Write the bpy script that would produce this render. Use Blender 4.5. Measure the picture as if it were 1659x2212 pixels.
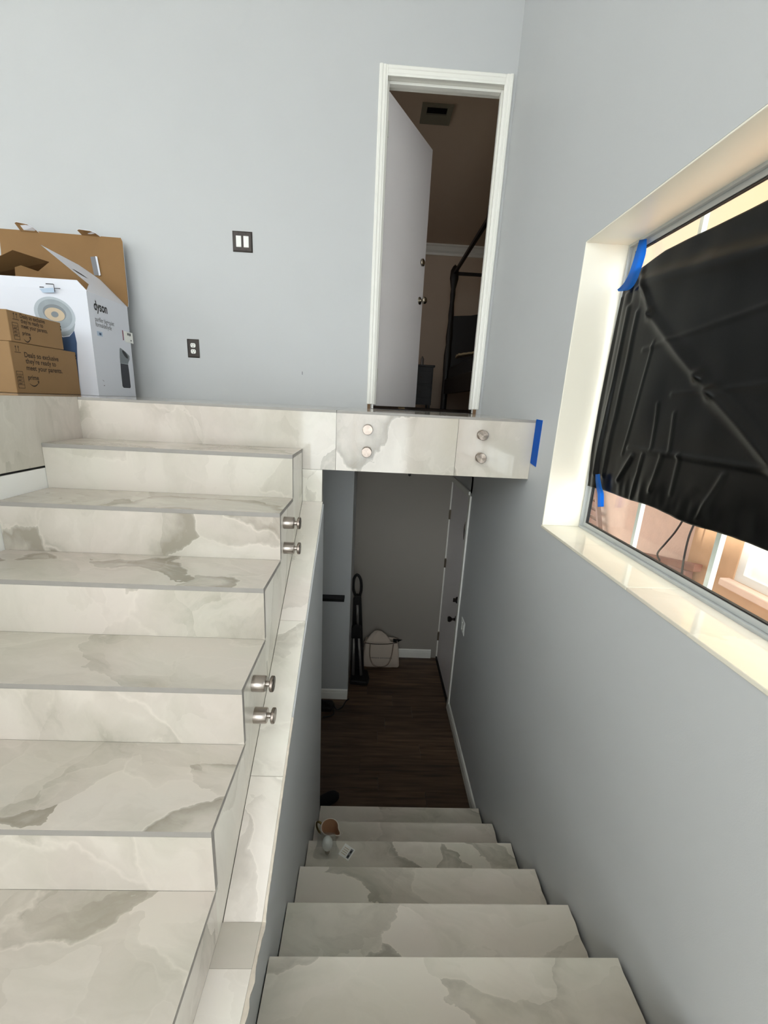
import bpy, bmesh, math, random
from mathutils import Vector, Matrix, noise
random.seed(7)
scene = bpy.context.scene
for o in list(bpy.data.objects): bpy.data.objects.remove(o)
COL = scene.collection

# ------------------------------------------------------------------ camera
cam_data = bpy.data.cameras.new('camera'); cam = bpy.data.objects.new('camera', cam_data); COL.objects.link(cam)
RIGHT = Vector((0.99844362, -0.02355581, 0.05055164)); UP = Vector((-0.04276802, 0.25836348, 0.96510062)); FWD = Vector((0.03579443, 0.96576055, -0.25695393))
M = Matrix((RIGHT, UP, -FWD)).transposed().to_4x4(); M.translation = Vector((-0.81276, -2.07353, 0.04562))
cam.matrix_world = M
cam_data.sensor_fit = 'HORIZONTAL'; cam_data.sensor_width = 36.0; cam_data.lens = 884.218 / 1659 * 36
cam_data.clip_start = 0.02; cam_data.clip_end = 100
scene.camera = cam

# ------------------------------------------------------------------ world, daylight, exposure
world = bpy.data.worlds.new('sky'); scene.world = world; world.use_nodes = True
bg = world.node_tree.nodes['Background']; bg.inputs[0].default_value = (0.90, 0.95, 1.0, 1); bg.inputs[1].default_value = 4.6
def daylight(name, loc, rot, sx, sy, power, color):
    l = bpy.data.lights.new(name, 'AREA'); l.shape = 'RECTANGLE'; l.size = sx; l.size_y = sy; l.energy = power; l.color = color
    o = bpy.data.objects.new(name, l); COL.objects.link(o); o.location = loc; o.rotation_euler = rot; return o
# daylight entering the windows of the room (left wall, and the glazed wall behind the photographer)
daylight('daylight_left', (-6.58, -1.7, 1.35), (0, math.radians(-90), 0), 2.2, 3.8, 9, (0.90, 0.95, 1.0))
daylight('daylight_front', (-3.5, -4.68, 2.0), (math.radians(90), 0, 0), 2.4, 2.2, 23, (0.90, 0.95, 1.0))
daylight('daylight_entry', (-1.1, -4.68, 0.4), (math.radians(90), 0, 0), 1.8, 3.2, 31, (0.97, 0.98, 1.0))
daylight('bedroom_fill', (-2.55, 3.0, 1.4), (0, math.radians(-90), 0), 1.2, 1.4, 7.5, (1.0, 0.90, 0.80))  # added fill lamp that brightens the bedroom, no known source there
sun = bpy.data.lights.new('sun', 'SUN'); sun.energy = 12.0; sun.angle = 0.02; sun.color = (1.0, 0.93, 0.82)
so = bpy.data.objects.new('sun', sun); COL.objects.link(so); so.rotation_euler = (0, math.radians(-21), 0)
vs = scene.view_settings; vs.view_transform = 'Standard'; vs.look = 'None'; vs.exposure = 0.0; vs.gamma = 1.0; vs.use_curve_mapping = False
scene.display_settings.display_device = 'sRGB'

# ------------------------------------------------------------------ materials
def lin(r, g, b):
    f = lambda c: (c/255/12.92) if c/255 <= 0.04045 else ((c/255+0.055)/1.055)**2.4
    return (f(r), f(g), f(b), 1)
MATS = {}
def mat(name, col, rough=0.6, metal=0.0, spec=0.5, bump=0.0, bscale=200.0, var=0.0, vscale=3.0, **kw):
    m = bpy.data.materials.new(name); m.use_nodes = True; nt = m.node_tree; b = nt.nodes['Principled BSDF']
    b.inputs['Base Color'].default_value = col; b.inputs['Roughness'].default_value = rough
    b.inputs['Metallic'].default_value = metal; b.inputs['Specular IOR Level'].default_value = spec
    for k, v in kw.items(): b.inputs[k].default_value = v
    tc = nt.nodes.new('ShaderNodeTexCoord')
    if var:
        n = nt.nodes.new('ShaderNodeTexNoise'); n.inputs['Scale'].default_value = vscale; n.inputs['Detail'].default_value = 5
        nt.links.new(tc.outputs['Object'], n.inputs['Vector'])
        r = nt.nodes.new('ShaderNodeMapRange'); r.inputs[3].default_value = 1-var; r.inputs[4].default_value = 1+var
        r.inputs[1].default_value = 0.25; r.inputs[2].default_value = 0.75
        nt.links.new(n.outputs['Fac'], r.inputs[0])
        mx = nt.nodes.new('ShaderNodeVectorMath'); mx.operation = 'SCALE'; mx.inputs[0].default_value = col[:3]
        nt.links.new(r.outputs[0], mx.inputs['Scale']); nt.links.new(mx.outputs[0], b.inputs['Base Color'])
    if bump:
        n = nt.nodes.new('ShaderNodeTexNoise'); n.inputs['Scale'].default_value = bscale; n.inputs['Detail'].default_value = 3
        nt.links.new(tc.outputs['Object'], n.inputs['Vector'])
        bp = nt.nodes.new('ShaderNodeBump'); bp.inputs['Strength'].default_value = bump; bp.inputs['Distance'].default_value = 0.002
        nt.links.new(n.outputs['Fac'], bp.inputs['Height']); nt.links.new(bp.outputs[0], b.inputs['Normal'])
    MATS[name] = m; return m

def marble(name, base, mid, dark, rough, scale, vein=1.0, seed=0.0, contrast=1.0):
    """onyx look: big warped patches, each shaded by its own gradient, pale crystalline seams and a few dark smoky veins"""
    m = bpy.data.materials.new(name); m.use_nodes = True; nt = m.node_tree; L = nt.links; N = nt.nodes.new
    b = nt.nodes['Principled BSDF']; b.inputs['Roughness'].default_value = rough
    def math_(op, x, y=None, z=None):
        n = N('ShaderNodeMath'); n.operation = op
        for i, q in enumerate((x, y, z)):
            if q is None: continue
            if isinstance(q, (int, float)): n.inputs[i].default_value = q
            else: L.new(q, n.inputs[i])
        return n.outputs[0]
    def vec(op, x, y=None, z=None):
        n = N('ShaderNodeVectorMath'); n.operation = op
        for i, q in enumerate((x, y, z)):
            if q is None: continue
            if isinstance(q, tuple): n.inputs[i].default_value = q
            else: L.new(q, n.inputs[i])
        return n.outputs['Value'] if op == 'DOT_PRODUCT' else n.outputs[0]
    def rng(x, a0, a1, b0, b1):
        n = N('ShaderNodeMapRange'); L.new(x, n.inputs[0])
        for i, q in enumerate((a0, a1, b0, b1)): n.inputs[i+1].default_value = q
        return n.outputs[0]
    def nse(v, sc, det=5, ro=0.5, col=False):
        n = N('ShaderNodeTexNoise'); n.inputs['Scale'].default_value = sc; n.inputs['Detail'].default_value = det; n.inputs['Roughness'].default_value = ro
        L.new(v, n.inputs['Vector']); return n.outputs['Color' if col else 'Fac']
    tc = N('ShaderNodeTexCoord'); oi = N('ShaderNodeObjectInfo'); cmb = N('ShaderNodeCombineXYZ')
    for i in range(3): L.new(oi.outputs['Random'], cmb.inputs[i])
    off = vec('MULTIPLY_ADD', cmb.outputs[0], (31.0, 17.0, 23.0), (seed, seed*2, seed*3))
    p = vec('ADD', tc.outputs['Object'], off)
    mp = N('ShaderNodeMapping'); mp.inputs['Rotation'].default_value = (0.4, 0.5, 0.6); mp.inputs['Scale'].default_value = (scale, scale*1.5, scale*0.75); L.new(p, mp.inputs['Vector'])
    q = vec('MULTIPLY_ADD', nse(mp.outputs[0], 0.9, 6, 0.5, True), (1.5, 1.5, 1.5), mp.outputs[0])
    v1 = N('ShaderNodeTexVoronoi'); v1.inputs['Scale'].default_value = 0.9; L.new(q, v1.inputs['Vector'])
    v2 = N('ShaderNodeTexVoronoi'); v2.feature = 'DISTANCE_TO_EDGE'; v2.inputs['Scale'].default_value = 0.9; L.new(q, v2.inputs['Vector'])
    sep = N('ShaderNodeSeparateColor'); L.new(v1.outputs['Color'], sep.inputs[0]); r1, r2, r3 = sep.outputs[0], sep.outputs[1], sep.outputs[2]
    # gradient across each patch
    loc = vec('SUBTRACT', vec('MULTIPLY', q, (0.9, 0.9, 0.9)), vec('MULTIPLY', v1.outputs['Position'], (0.9, 0.9, 0.9)))
    gdir = vec('SUBTRACT', v1.outputs['Color'], (0.5, 0.5, 0.5))
    grad = vec('DOT_PRODUCT', loc, gdir)
    cloud = rng(nse(q, 1.6, 7, 0.55), 0.3, 0.7, -0.5, 0.5)
    tone = math_('MULTIPLY_ADD', grad, 1.5*contrast, math_('MULTIPLY_ADD', cloud, 0.34*contrast, math_('MULTIPLY_ADD', r1, 0.40*contrast, 0.16)))
    # smoky veins along some of the patch borders
    edge = v2.outputs['Distance']
    tone = math_('ADD', tone, math_('MULTIPLY', rng(edge, 0.0, 0.16, 0.55*vein, 0.0), math_('GREATER_THAN', r2, 0.62)))
    v3 = N('ShaderNodeTexVoronoi'); v3.inputs['Scale'].default_value = 2.3; L.new(q, v3.inputs['Vector'])
    s3 = N('ShaderNodeSeparateColor'); L.new(v3.outputs['Color'], s3.inputs[0])
    loc3 = vec('SUBTRACT', q, v3.outputs['Position']); g3 = vec('DOT_PRODUCT', loc3, vec('SUBTRACT', v3.outputs['Color'], (0.5, 0.5, 0.5)))
    tone = math_('MULTIPLY_ADD', g3, 0.8*contrast, math_('MULTIPLY_ADD', math_('SUBTRACT', s3.outputs[0], 0.5), 0.14*contrast, tone))
    mp2 = N('ShaderNodeMapping'); mp2.inputs['Rotation'].default_value = (0.9, 0.2, 0.8); mp2.inputs['Scale'].default_value = (1.2, 7.0, 1.6); L.new(q, mp2.inputs['Vector'])
    tone = math_('ADD', tone, rng(nse(mp2.outputs[0], 1.3, 6, 0.6), 0.3, 0.7, -0.16*contrast, 0.16*contrast))
    ramp = N('ShaderNodeValToRGB'); e = ramp.color_ramp.elements
    e[0].position = 0.05; e[0].color = base; e[1].position = 0.95; e[1].color = dark
    x = e.new(0.48); x.color = mid
    L.new(tone, ramp.inputs[0])
    # pale seams, broken up
    seam = math_('MULTIPLY', rng(edge, 0.0, 0.022, 0.75*vein, 0.0), rng(nse(p, 3.0, 2), 0.42, 0.6, 0.0, 1.0))
    fine = N('ShaderNodeTexVoronoi'); fine.feature = 'DISTANCE_TO_EDGE'; fine.inputs['Scale'].default_value = 2.3; L.new(q, fine.inputs['Vector'])
    seam2 = math_('MULTIPLY', rng(fine.outputs['Distance'], 0.0, 0.035, 0.4*vein, 0.0), rng(nse(p, 2.0, 2), 0.48, 0.66, 0.0, 1.0))
    mixp = N('ShaderNodeMixRGB'); mixp.inputs[2].default_value = tuple(min(1, base[i]*1.10) for i in range(3))+(1,)
    L.new(math_('MAXIMUM', seam, seam2), mixp.inputs[0]); L.new(ramp.outputs[0], mixp.inputs[1])
    tint = N('ShaderNodeValToRGB'); t = tint.color_ramp.elements; t[0].position = 0.35; t[0].color = (1.0, 0.965, 0.95, 1); t[1].position = 0.65; t[1].color = (0.98, 0.992, 0.945, 1)
    L.new(nse(q, 0.8, 3), tint.inputs[0])
    mt = N('ShaderNodeMixRGB'); mt.blend_type = 'MULTIPLY'; mt.inputs[0].default_value = 1.0; L.new(mixp.outputs[0], mt.inputs[1]); L.new(tint.outputs[0], mt.inputs[2])
    L.new(mt.outputs[0], b.inputs['Base Color'])
    MATS[name] = m; return m

marble('marble', lin(207,200,191), lin(192,185,175), lin(154,147,135), 0.07, 2.3, 0.8, 0.0, 0.78)
marble('marble_ledge', lin(238,233,225), lin(228,222,213), lin(190,184,174), 0.10, 2.2, 0.5, 0.0, 0.6)
marble('marble_grey', lin(206,200,190), lin(198,193,182), lin(184,178,166), 0.12, 2.4, 0.3, 0.0, 0.5)
marble('marble_steps', lin(224,217,207), lin(210,204,193), lin(170,164,153), 0.14, 2.2, 0.7, 4.0, 0.75)
marble('sill_stone', lin(232,226,212), lin(225,219,205), lin(205,198,184), 0.06, 1.6, 0.3, 9.0, 0.5)
mat('tile_edge', lin(150,145,139), 0.45, var=0.05, vscale=20)
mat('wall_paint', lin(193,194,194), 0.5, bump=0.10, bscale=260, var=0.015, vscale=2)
mat('white_paint', lin(236,234,228), 0.4, bump=0.05, bscale=120)
mat('door_paint', lin(244,238,238), 0.35, var=0.02, vscale=1.5)
mat('trim_paint', lin(240,238,230), 0.35, bump=0.06, bscale=80)
mat('reveal_paint', lin(244,238,222), 0.35, bump=0.08, bscale=40, var=0.02, vscale=3)
mat('ceiling_paint', lin(238,233,225), 0.8, bump=0.1, bscale=150)
mat('bedroom_paint', lin(196,176,156), 0.7, bump=0.1, bscale=150)
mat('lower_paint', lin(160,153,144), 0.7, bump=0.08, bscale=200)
mat('grout_dark', lin(30,27,25), 0.9)
mat('raw_plaster', lin(214,202,186), 0.95, bump=0.6, bscale=90, var=0.15, vscale=30)
mat('raw_wood', lin(120,92,66), 0.8, var=0.15, vscale=20)
mat('aluminium', lin(186,188,186), 0.4, metal=0.1)
mat('aluminium_dark', lin(70,66,64), 0.5, metal=0.3)
mat('gasket', lin(22,18,18), 0.6)
mat('film', lin(11,11,10), 0.30, spec=0.2, bump=0.12, bscale=16)
mat('bronze_plate', lin(62,56,52), 0.38, metal=0.6)
mat('white_plastic', lin(240,240,234), 0.3)
mat('black', lin(14,13,13), 0.55)
mat('black_gloss', lin(12,12,13), 0.2)
mat('kraft', lin(150,117,78), 0.8, bump=0.12, bscale=90, var=0.04, vscale=8)
mat('kraft_in', lin(140,106,66), 0.85, bump=0.1, bscale=60, var=0.04, vscale=5)
mat('carton_white', lin(220,222,230), 0.4)
mat('print_dark', lin(52,36,24), 0.8); mat('print_black', lin(24,24,27), 0.5); mat('print_grey', lin(120,120,124), 0.5)
mat('print_silver', lin(148,156,161), 0.4, var=0.12, vscale=12); mat('print_silver_light', lin(174,182,188), 0.4, var=0.06, vscale=14)
mat('print_steel', lin(120,126,130), 0.4); mat('print_cream', lin(196,176,148), 0.5); mat('print_blue', lin(62,84,118), 0.4, var=0.15, vscale=14)
mat('print_navy', lin(32,32,44), 0.4); mat('print_red', lin(120,20,40), 0.5); mat('print_pale_blue', lin(176,194,214), 0.5)
mat('brass', lin(150,130,80), 0.3, metal=0.9); mat('dark_bronze', lin(58,50,46), 0.35, metal=0.8); mat('knob_metal', lin(150,140,126), 0.25, metal=0.95)
mat('ceramic', lin(226,216,202), 0.35); mat('ceramic_inside', lin(190,150,118), 0.5, var=0.05, vscale=20)
mat('dark_fabric', lin(16,15,15), 0.9); mat('dark_wood', lin(18,14,12), 0.5, var=0.2, vscale=5); mat('linen', lin(150,130,100), 0.9)
mat('canvas', lin(205,190,175), 0.9, bump=0.3, bscale=300, var=0.04, vscale=6)
mat('strap_canvas', lin(140,124,110), 0.9, bump=0.3, bscale=200)
mat('grey_metal', lin(130,126,122), 0.4, metal=0.5)
mat('vent_metal', lin(124,120,104), 0.6)
mat('stucco_pink', lin(240,208,188), 0.95, bump=1.0, bscale=45, var=0.06, vscale=9)
mat('stucco_tan', lin(214,174,138), 0.95, bump=1.0, bscale=30, var=0.10, vscale=7)
mat('stucco_sunlit', lin(240,214,160), 0.95, bump=0.8, bscale=35, var=0.04, vscale=8)  # upper part of the neighbour wall, sunlight put into its colour
mat('soil', lin(190,150,116), 0.95, var=0.15, vscale=6)
mat('weathered_wood', lin(150,104,86), 0.85, var=0.15, vscale=14); mat('rust', lin(150,112,100), 0.8, var=0.12, vscale=25)
mat('bar_paint', lin(214,218,210), 0.4); mat('cable_black', lin(40,34,32), 0.5)

def brushed(name, col):
    m = mat(name, col, 0.22, metal=1.0); nt = m.node_tree; b = nt.nodes['Principled BSDF']
    b.inputs['Anisotropic'].default_value = 0.95
    t = nt.nodes.new('ShaderNodeTangent'); t.direction_type = 'RADIAL'; t.axis = 'Z'; nt.links.new(t.outputs[0], b.inputs['Tangent']); return m
brushed('brushed_steel', lin(142,131,122))
mat('steel', lin(165,156,148), 0.28, metal=1.0)

def tape_mat():
    m = mat('blue_tape', lin(24,118,200), 0.55, bump=0.3, bscale=60); nt = m.node_tree; b = nt.nodes['Principled BSDF']
    tr = nt.nodes.new('ShaderNodeBsdfTranslucent'); tr.inputs[0].default_value = lin(30,170,250)
    mx = nt.nodes.new('ShaderNodeMixShader'); mx.inputs[0].default_value = 0.6
    nt.links.new(b.outputs[0], mx.inputs[1]); nt.links.new(tr.outputs[0], mx.inputs[2]); nt.links.new(mx.outputs[0], nt.nodes['Material Output'].inputs[0])
tape_mat()
def clear_mat(name, tint, base, bump=0.0, bscale=30, ior=1.45):
    m = bpy.data.materials.new(name); m.use_nodes = True; nt = m.node_tree; nt.nodes.remove(nt.nodes['Principled BSDF'])
    tr = nt.nodes.new('ShaderNodeBsdfTransparent'); tr.inputs[0].default_value = tint
    gl = nt.nodes.new('ShaderNodeBsdfGlossy'); gl.inputs['Roughness'].default_value = 0.04
    fr = nt.nodes.new('ShaderNodeFresnel')
    ge = nt.nodes.new('ShaderNodeNewGeometry'); mr = nt.nodes.new('ShaderNodeMapRange'); mr.inputs[3].default_value = ior; mr.inputs[4].default_value = 1/ior
    nt.links.new(ge.outputs['Backfacing'], mr.inputs[0]); nt.links.new(mr.outputs[0], fr.inputs[0])   # same index from both sides of a thin sheet
    ad = nt.nodes.new('ShaderNodeMath'); ad.operation = 'ADD'; ad.inputs[1].default_value = base; nt.links.new(fr.outputs[0], ad.inputs[0])
    mx = nt.nodes.new('ShaderNodeMixShader'); nt.links.new(ad.outputs[0], mx.inputs[0]); nt.links.new(tr.outputs[0], mx.inputs[1]); nt.links.new(gl.outputs[0], mx.inputs[2])
    nt.links.new(mx.outputs[0], nt.nodes['Material Output'].inputs[0])
    if bump:
        n = nt.nodes.new('ShaderNodeTexNoise'); n.inputs['Scale'].default_value = bscale
        bp = nt.nodes.new('ShaderNodeBump'); bp.inputs['Strength'].default_value = bump; bp.inputs['Distance'].default_value = 0.01
        nt.links.new(n.outputs['Fac'], bp.inputs['Height'])
        for q in (gl, fr): nt.links.new(bp.outputs[0], q.inputs['Normal'])
    MATS[name] = m
clear_mat('window_glass', (0.96, 0.98, 0.97, 1), 0.0)
clear_mat('clear_plastic', (0.93, 0.94, 0.93, 1), 0.05, 0.8, 45)

def plank_mat():
    m = bpy.data.materials.new('plank_wood'); m.use_nodes = True; nt = m.node_tree; L = nt.links; N = nt.nodes.new
    b = nt.nodes['Principled BSDF']; b.inputs['Roughness'].default_value = 0.42
    tc = N('ShaderNodeTexCoord'); oi = N('ShaderNodeObjectInfo'); mp = N('ShaderNodeMapping'); mp.inputs['Scale'].default_value = (3.0, 40.0, 40.0)
    ad = N('ShaderNodeVectorMath'); ad.operation = 'ADD'; cm = N('ShaderNodeCombineXYZ'); mu = N('ShaderNodeMath'); mu.operation = 'MULTIPLY'; mu.inputs[1].default_value = 40
    L.new(oi.outputs['Random'], mu.inputs[0]); L.new(mu.outputs[0], cm.inputs[0]); L.new(mu.outputs[0], cm.inputs[1])
    L.new(tc.outputs['Object'], ad.inputs[0]); L.new(cm.outputs[0], ad.inputs[1]); L.new(ad.outputs[0], mp.inputs[0])
    n = N('ShaderNodeTexNoise'); n.inputs['Scale'].default_value = 1.0; n.inputs['Detail'].default_value = 6; L.new(mp.outputs[0], n.inputs['Vector'])
    r = N('ShaderNodeValToRGB'); r.color_ramp.elements[0].position = 0.3; r.color_ramp.elements[0].color = lin(62,47,35); r.color_ramp.elements[1].position = 0.75; r.color_ramp.elements[1].color = lin(116,91,68)
    L.new(n.outputs['Fac'], r.inputs[0])
    mx = N('ShaderNodeMixRGB'); mx.blend_type = 'MULTIPLY'; mx.inputs[0].default_value = 1.0
    sc = N('ShaderNodeMapRange'); sc.inputs[3].default_value = 0.7; sc.inputs[4].default_value = 1.15; L.new(oi.outputs['Random'], sc.inputs[0])
    L.new(r.outputs[0], mx.inputs[1]); L.new(sc.outputs[0], mx.inputs[2]); L.new(mx.outputs[0], b.inputs['Base Color'])
    MATS['plank_wood'] = m
plank_mat()

# ------------------------------------------------------------------ mesh helpers
def link(name, me, mats, parent=None, smooth=False):
    o = bpy.data.objects.new(name, me); COL.objects.link(o)
    for mm in (mats if isinstance(mats, (list, tuple)) else [mats]): me.materials.append(MATS[mm])
    if parent is not None:
        o.parent = parent; o.matrix_parent_inverse = Matrix.Translation(-Vector(root_loc(parent)))
    if smooth:
        for p in me.polygons: p.use_smooth = True
    return o
def root_loc(o):
    v = Vector(o.location)
    return v
def empty(name, loc, parent=None):
    o = bpy.data.objects.new(name, None); COL.objects.link(o); o.location = loc; o.empty_display_size = 0.05
    if parent is not None: o.parent = parent; o.matrix_parent_inverse = Matrix.Translation(-Vector(root_loc(parent)))
    return o
def tag(o, label=None, cat=None, group=None, kind=None):
    if label: o['label'] = label
    if cat: o['category'] = cat
    if group: o['group'] = group
    if kind: o['kind'] = kind
    return o
def finish(bm, name, mats, parent=None, smooth=False, fmat=None):
    bmesh.ops.recalc_face_normals(bm, faces=bm.faces[:])
    if fmat:
        bm.normal_update()
        for f in bm.faces: f.material_index = fmat(f)
    me = bpy.data.meshes.new(name); bm.to_mesh(me); bm.free()
    return link(name, me, mats, parent, smooth)
def bm_box(bm, x0, x1, y0, y1, z0, z1):
    vs = [bm.verts.new((x, y, z)) for x in (x0, x1) for y in (y0, y1) for z in (z0, z1)]
    for f in ((0,1,3,2),(4,6,7,5),(0,4,5,1),(2,3,7,6),(0,2,6,4),(1,5,7,3)): bm.faces.new([vs[i] for i in f])
    return vs
def box(name, x0, x1, y0, y1, z0, z1, m, parent=None, bevel=0.0, fmat=None):
    bm = bmesh.new(); bm_box(bm, x0, x1, y0, y1, z0, z1)
    if bevel: bmesh.ops.bevel(bm, geom=bm.edges[:], offset=bevel, segments=2, affect='EDGES', profile=0.5)
    return finish(bm, name, m, parent, fmat=fmat)
def boxes(name, lst, m, parent=None):
    bm = bmesh.new()
    for b in lst: bm_box(bm, *b)
    return finish(bm, name, m, parent)
def prism(name, pts, axis, a, b, m, parent=None, fmat=None, bevel=0.0):
    """polygon pts (2D in the two other axes, in xyz order) extruded along axis from a to b"""
    i = 'xyz'.index(axis)
    def P(p, t): v = list(p); v.insert(i, t); return v
    bm = bmesh.new()
    A = [bm.verts.new(P(p, a)) for p in pts]; B = [bm.verts.new(P(p, b)) for p in pts]
    bm.faces.new(A); bm.faces.new(B[::-1])
    for k in range(len(pts)): bm.faces.new((A[k], A[(k+1) % len(pts)], B[(k+1) % len(pts)], B[k]))
    if bevel: bmesh.ops.bevel(bm, geom=bm.edges[:], offset=bevel, segments=2, affect='EDGES', profile=0.5)
    return finish(bm, name, m, parent, fmat=fmat)
def lathe(bm, prof, seg=32, origin=(0,0,0), axis='z'):
    rings = []
    for r, h in prof:
        ring = []
        for s in range(seg):
            a = 2*math.pi*s/seg; c, d = r*math.cos(a), r*math.sin(a)
            v = {'z': (c, d, h), 'x': (h, c, d), 'y': (c, h, d)}[axis]
            ring.append(bm.verts.new((origin[0]+v[0], origin[1]+v[1], origin[2]+v[2])))
        rings.append(ring)
    for k in range(len(rings)-1):
        for s in range(seg): bm.faces.new((rings[k][s], rings[k][(s+1) % seg], rings[k+1][(s+1) % seg], rings[k+1][s]))
    if prof[0][0] > 1e-6: bm.faces.new(rings[0][::-1])
    if prof[-1][0] > 1e-6: bm.faces.new(rings[-1])
def lathe_obj(name, prof, m, parent=None, origin=(0,0,0), axis='z', seg=32, smooth=True):
    bm = bmesh.new(); lathe(bm, prof, seg, origin, axis); bmesh.ops.remove_doubles(bm, verts=bm.verts[:], dist=1e-6)
    o = finish(bm, name, m, parent, smooth)
    if smooth:
        for e in o.data.edges: pass
        o.data.set_sharp_from_angle(angle=math.radians(40))
    return o
def tube(bm, pts, r, seg=8, cap=True):
    pts = [Vector(p) for p in pts]; rings = []; prev = None
    for i, p in enumerate(pts):
        d = (pts[min(i+1, len(pts)-1)] - pts[max(i-1, 0)]).normalized()
        if prev is None: n = d.orthogonal().normalized()
        else: n = (prev - d*prev.dot(d)).normalized()
        prev = n; bnm = d.cross(n); rr = r[i] if isinstance(r, (list, tuple)) else r
        rings.append([bm.verts.new(p + (n*math.cos(2*math.pi*s/seg) + bnm*math.sin(2*math.pi*s/seg))*rr) for s in range(seg)])
    for k in range(len(rings)-1):
        for s in range(seg): bm.faces.new((rings[k][s], rings[k][(s+1) % seg], rings[k+1][(s+1) % seg], rings[k+1][s]))
    if cap: bm.faces.new(rings[0][::-1]); bm.faces.new(rings[-1])
def tube_obj(name, pts, r, m, parent=None, seg=10):
    bm = bmesh.new(); tube(bm, pts, r, seg); return finish(bm, name, m, parent, True)
def smoothpath(pts, n=8):
    P = [Vector(p) for p in pts]; out = []
    for i in range(len(P)-1):
        p0, p1, p2, p3 = P[max(i-1,0)], P[i], P[i+1], P[min(i+2, len(P)-1)]
        for k in range(n):
            t = k/n; out.append(0.5*((2*p1)+(-p0+p2)*t+(2*p0-5*p1+4*p2-p3)*t*t+(-p0+3*p1-3*p2+p3)*t**3))
    out.append(P[-1]); return out
def flat(name, polys, plane, depth, m, parent):
    """flat print: polygons given in (u,v) on a plane; plane=(origin,udir,vdir,normal)"""
    O, U, V, Nn = [Vector(q) for q in plane]; bm = bmesh.new()
    for poly in polys:
        A = [bm.verts.new(O+U*u+V*v+Nn*depth) for u, v in poly]; bm.faces.new(A)
    me = bpy.data.meshes.new(name); bm.normal_update()
    for f in bm.faces:
        if f.normal.dot(Nn) < 0: f.normal_flip()
    bm.to_mesh(me); bm.free(); return link(name, me, m, parent)
def ell(cx, cy, rx, ry, rot=0, n=40):
    c, s = math.cos(rot), math.sin(rot)
    return [(cx+rx*math.cos(2*math.pi*k/n)*c-ry*math.sin(2*math.pi*k/n)*s, cy+rx*math.cos(2*math.pi*k/n)*s+ry*math.sin(2*math.pi*k/n)*c) for k in range(n)]
def stroke(pts, w):
    L_, R_ = [], []
    for i, p in enumerate(pts):
        a = pts[max(i-1,0)]; b = pts[min(i+1,len(pts)-1)]; d = Vector((b[0]-a[0], b[1]-a[1])).normalized(); n = Vector((-d.y, d.x))*(w/2 if not isinstance(w, list) else w[i]/2)
        L_.append((p[0]+n.x, p[1]+n.y)); R_.append((p[0]-n.x, p[1]-n.y))
    return [[L_[i], L_[i+1], R_[i+1], R_[i]] for i in range(len(pts)-1)]
def rect(u0, u1, v0, v1): return [(u0,v0),(u1,v0),(u1,v1),(u0,v1)]
def lettering(body, plane, u, v, width, m, parent, depth=0.0006, bold=0.0, height=None, name='lettering'):
    cu = bpy.data.curves.new('t', 'FONT'); cu.body = body; cu.size = 1.0; cu.offset = bold; cu.space_character = 1.0
    t = bpy.data.objects.new('t', cu); COL.objects.link(t); bpy.context.view_layer.update()
    me = bpy.data.meshes.new_from_object(t.evaluated_get(bpy.context.evaluated_depsgraph_get()))
    bpy.data.objects.remove(t); bpy.data.curves.remove(cu)
    xs = [q.co.x for q in me.vertices]; x0, x1 = min(xs), max(xs); s = width/(x1-x0); sy = s if height is None else height
    O, U, V, Nn = [Vector(q) for q in plane]
    for q in me.vertices: q.co = O + U*(u+(q.co.x-x0)*s) + V*(v+q.co.y*sy) + Nn*depth
    me.materials.clear(); me.name = name; return link(name, me, m, parent)

# ================================================================== the setting
YB = 1.108      # back wall plane
XL = -2.235     # left side of the upward flight
A_ = -1.161     # open side of the upward flight
B_ = -1.051     # stairwell side of the half wall
R_ = 0.195; T_ = 0.262
ZM = -1.333     # entry landing level
ZF = -2.69      # lower floor
CEIL = 3.4
def structure(o): o['kind'] = 'structure'; return o

# back wall with bedroom doorway
structure(boxes('wall_back', [(-6.6, -0.835, YB, YB+0.12, -0.30, CEIL), (-0.045, 0.0, YB, YB+0.12, -0.30, CEIL), (-0.835, -0.045, YB, YB+0.12, 2.05, CEIL), (-0.835,-0.045,YB,YB+0.12,-0.30,-0.02)], 'wall_paint'))
# right wall with window opening and lower door opening
W0, W1, WZ0, WZ1 = -2.75, -0.246, -0.475, 0.705
structure(boxes('wall_right', [(0.0, 0.205, W1, 1.10, -3.0, CEIL), (0.0, 0.205, -4.7, W0, -3.0, CEIL), (0.0, 0.205, W0, W1, -3.0, WZ0), (0.0, 0.205, W0, W1, WZ1, CEIL),
    (0.0, 0.205, 1.10, 1.229, -0.30, CEIL), (0.0, 0.12, 1.10, 2.04, -0.62, -0.22), (0.0, 0.12, 2.0, 2.04, -3.0, -0.62), (0.0, 0.205, 1.10, 1.155, -3.0, -0.30)], 'wall_paint'))
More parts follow.
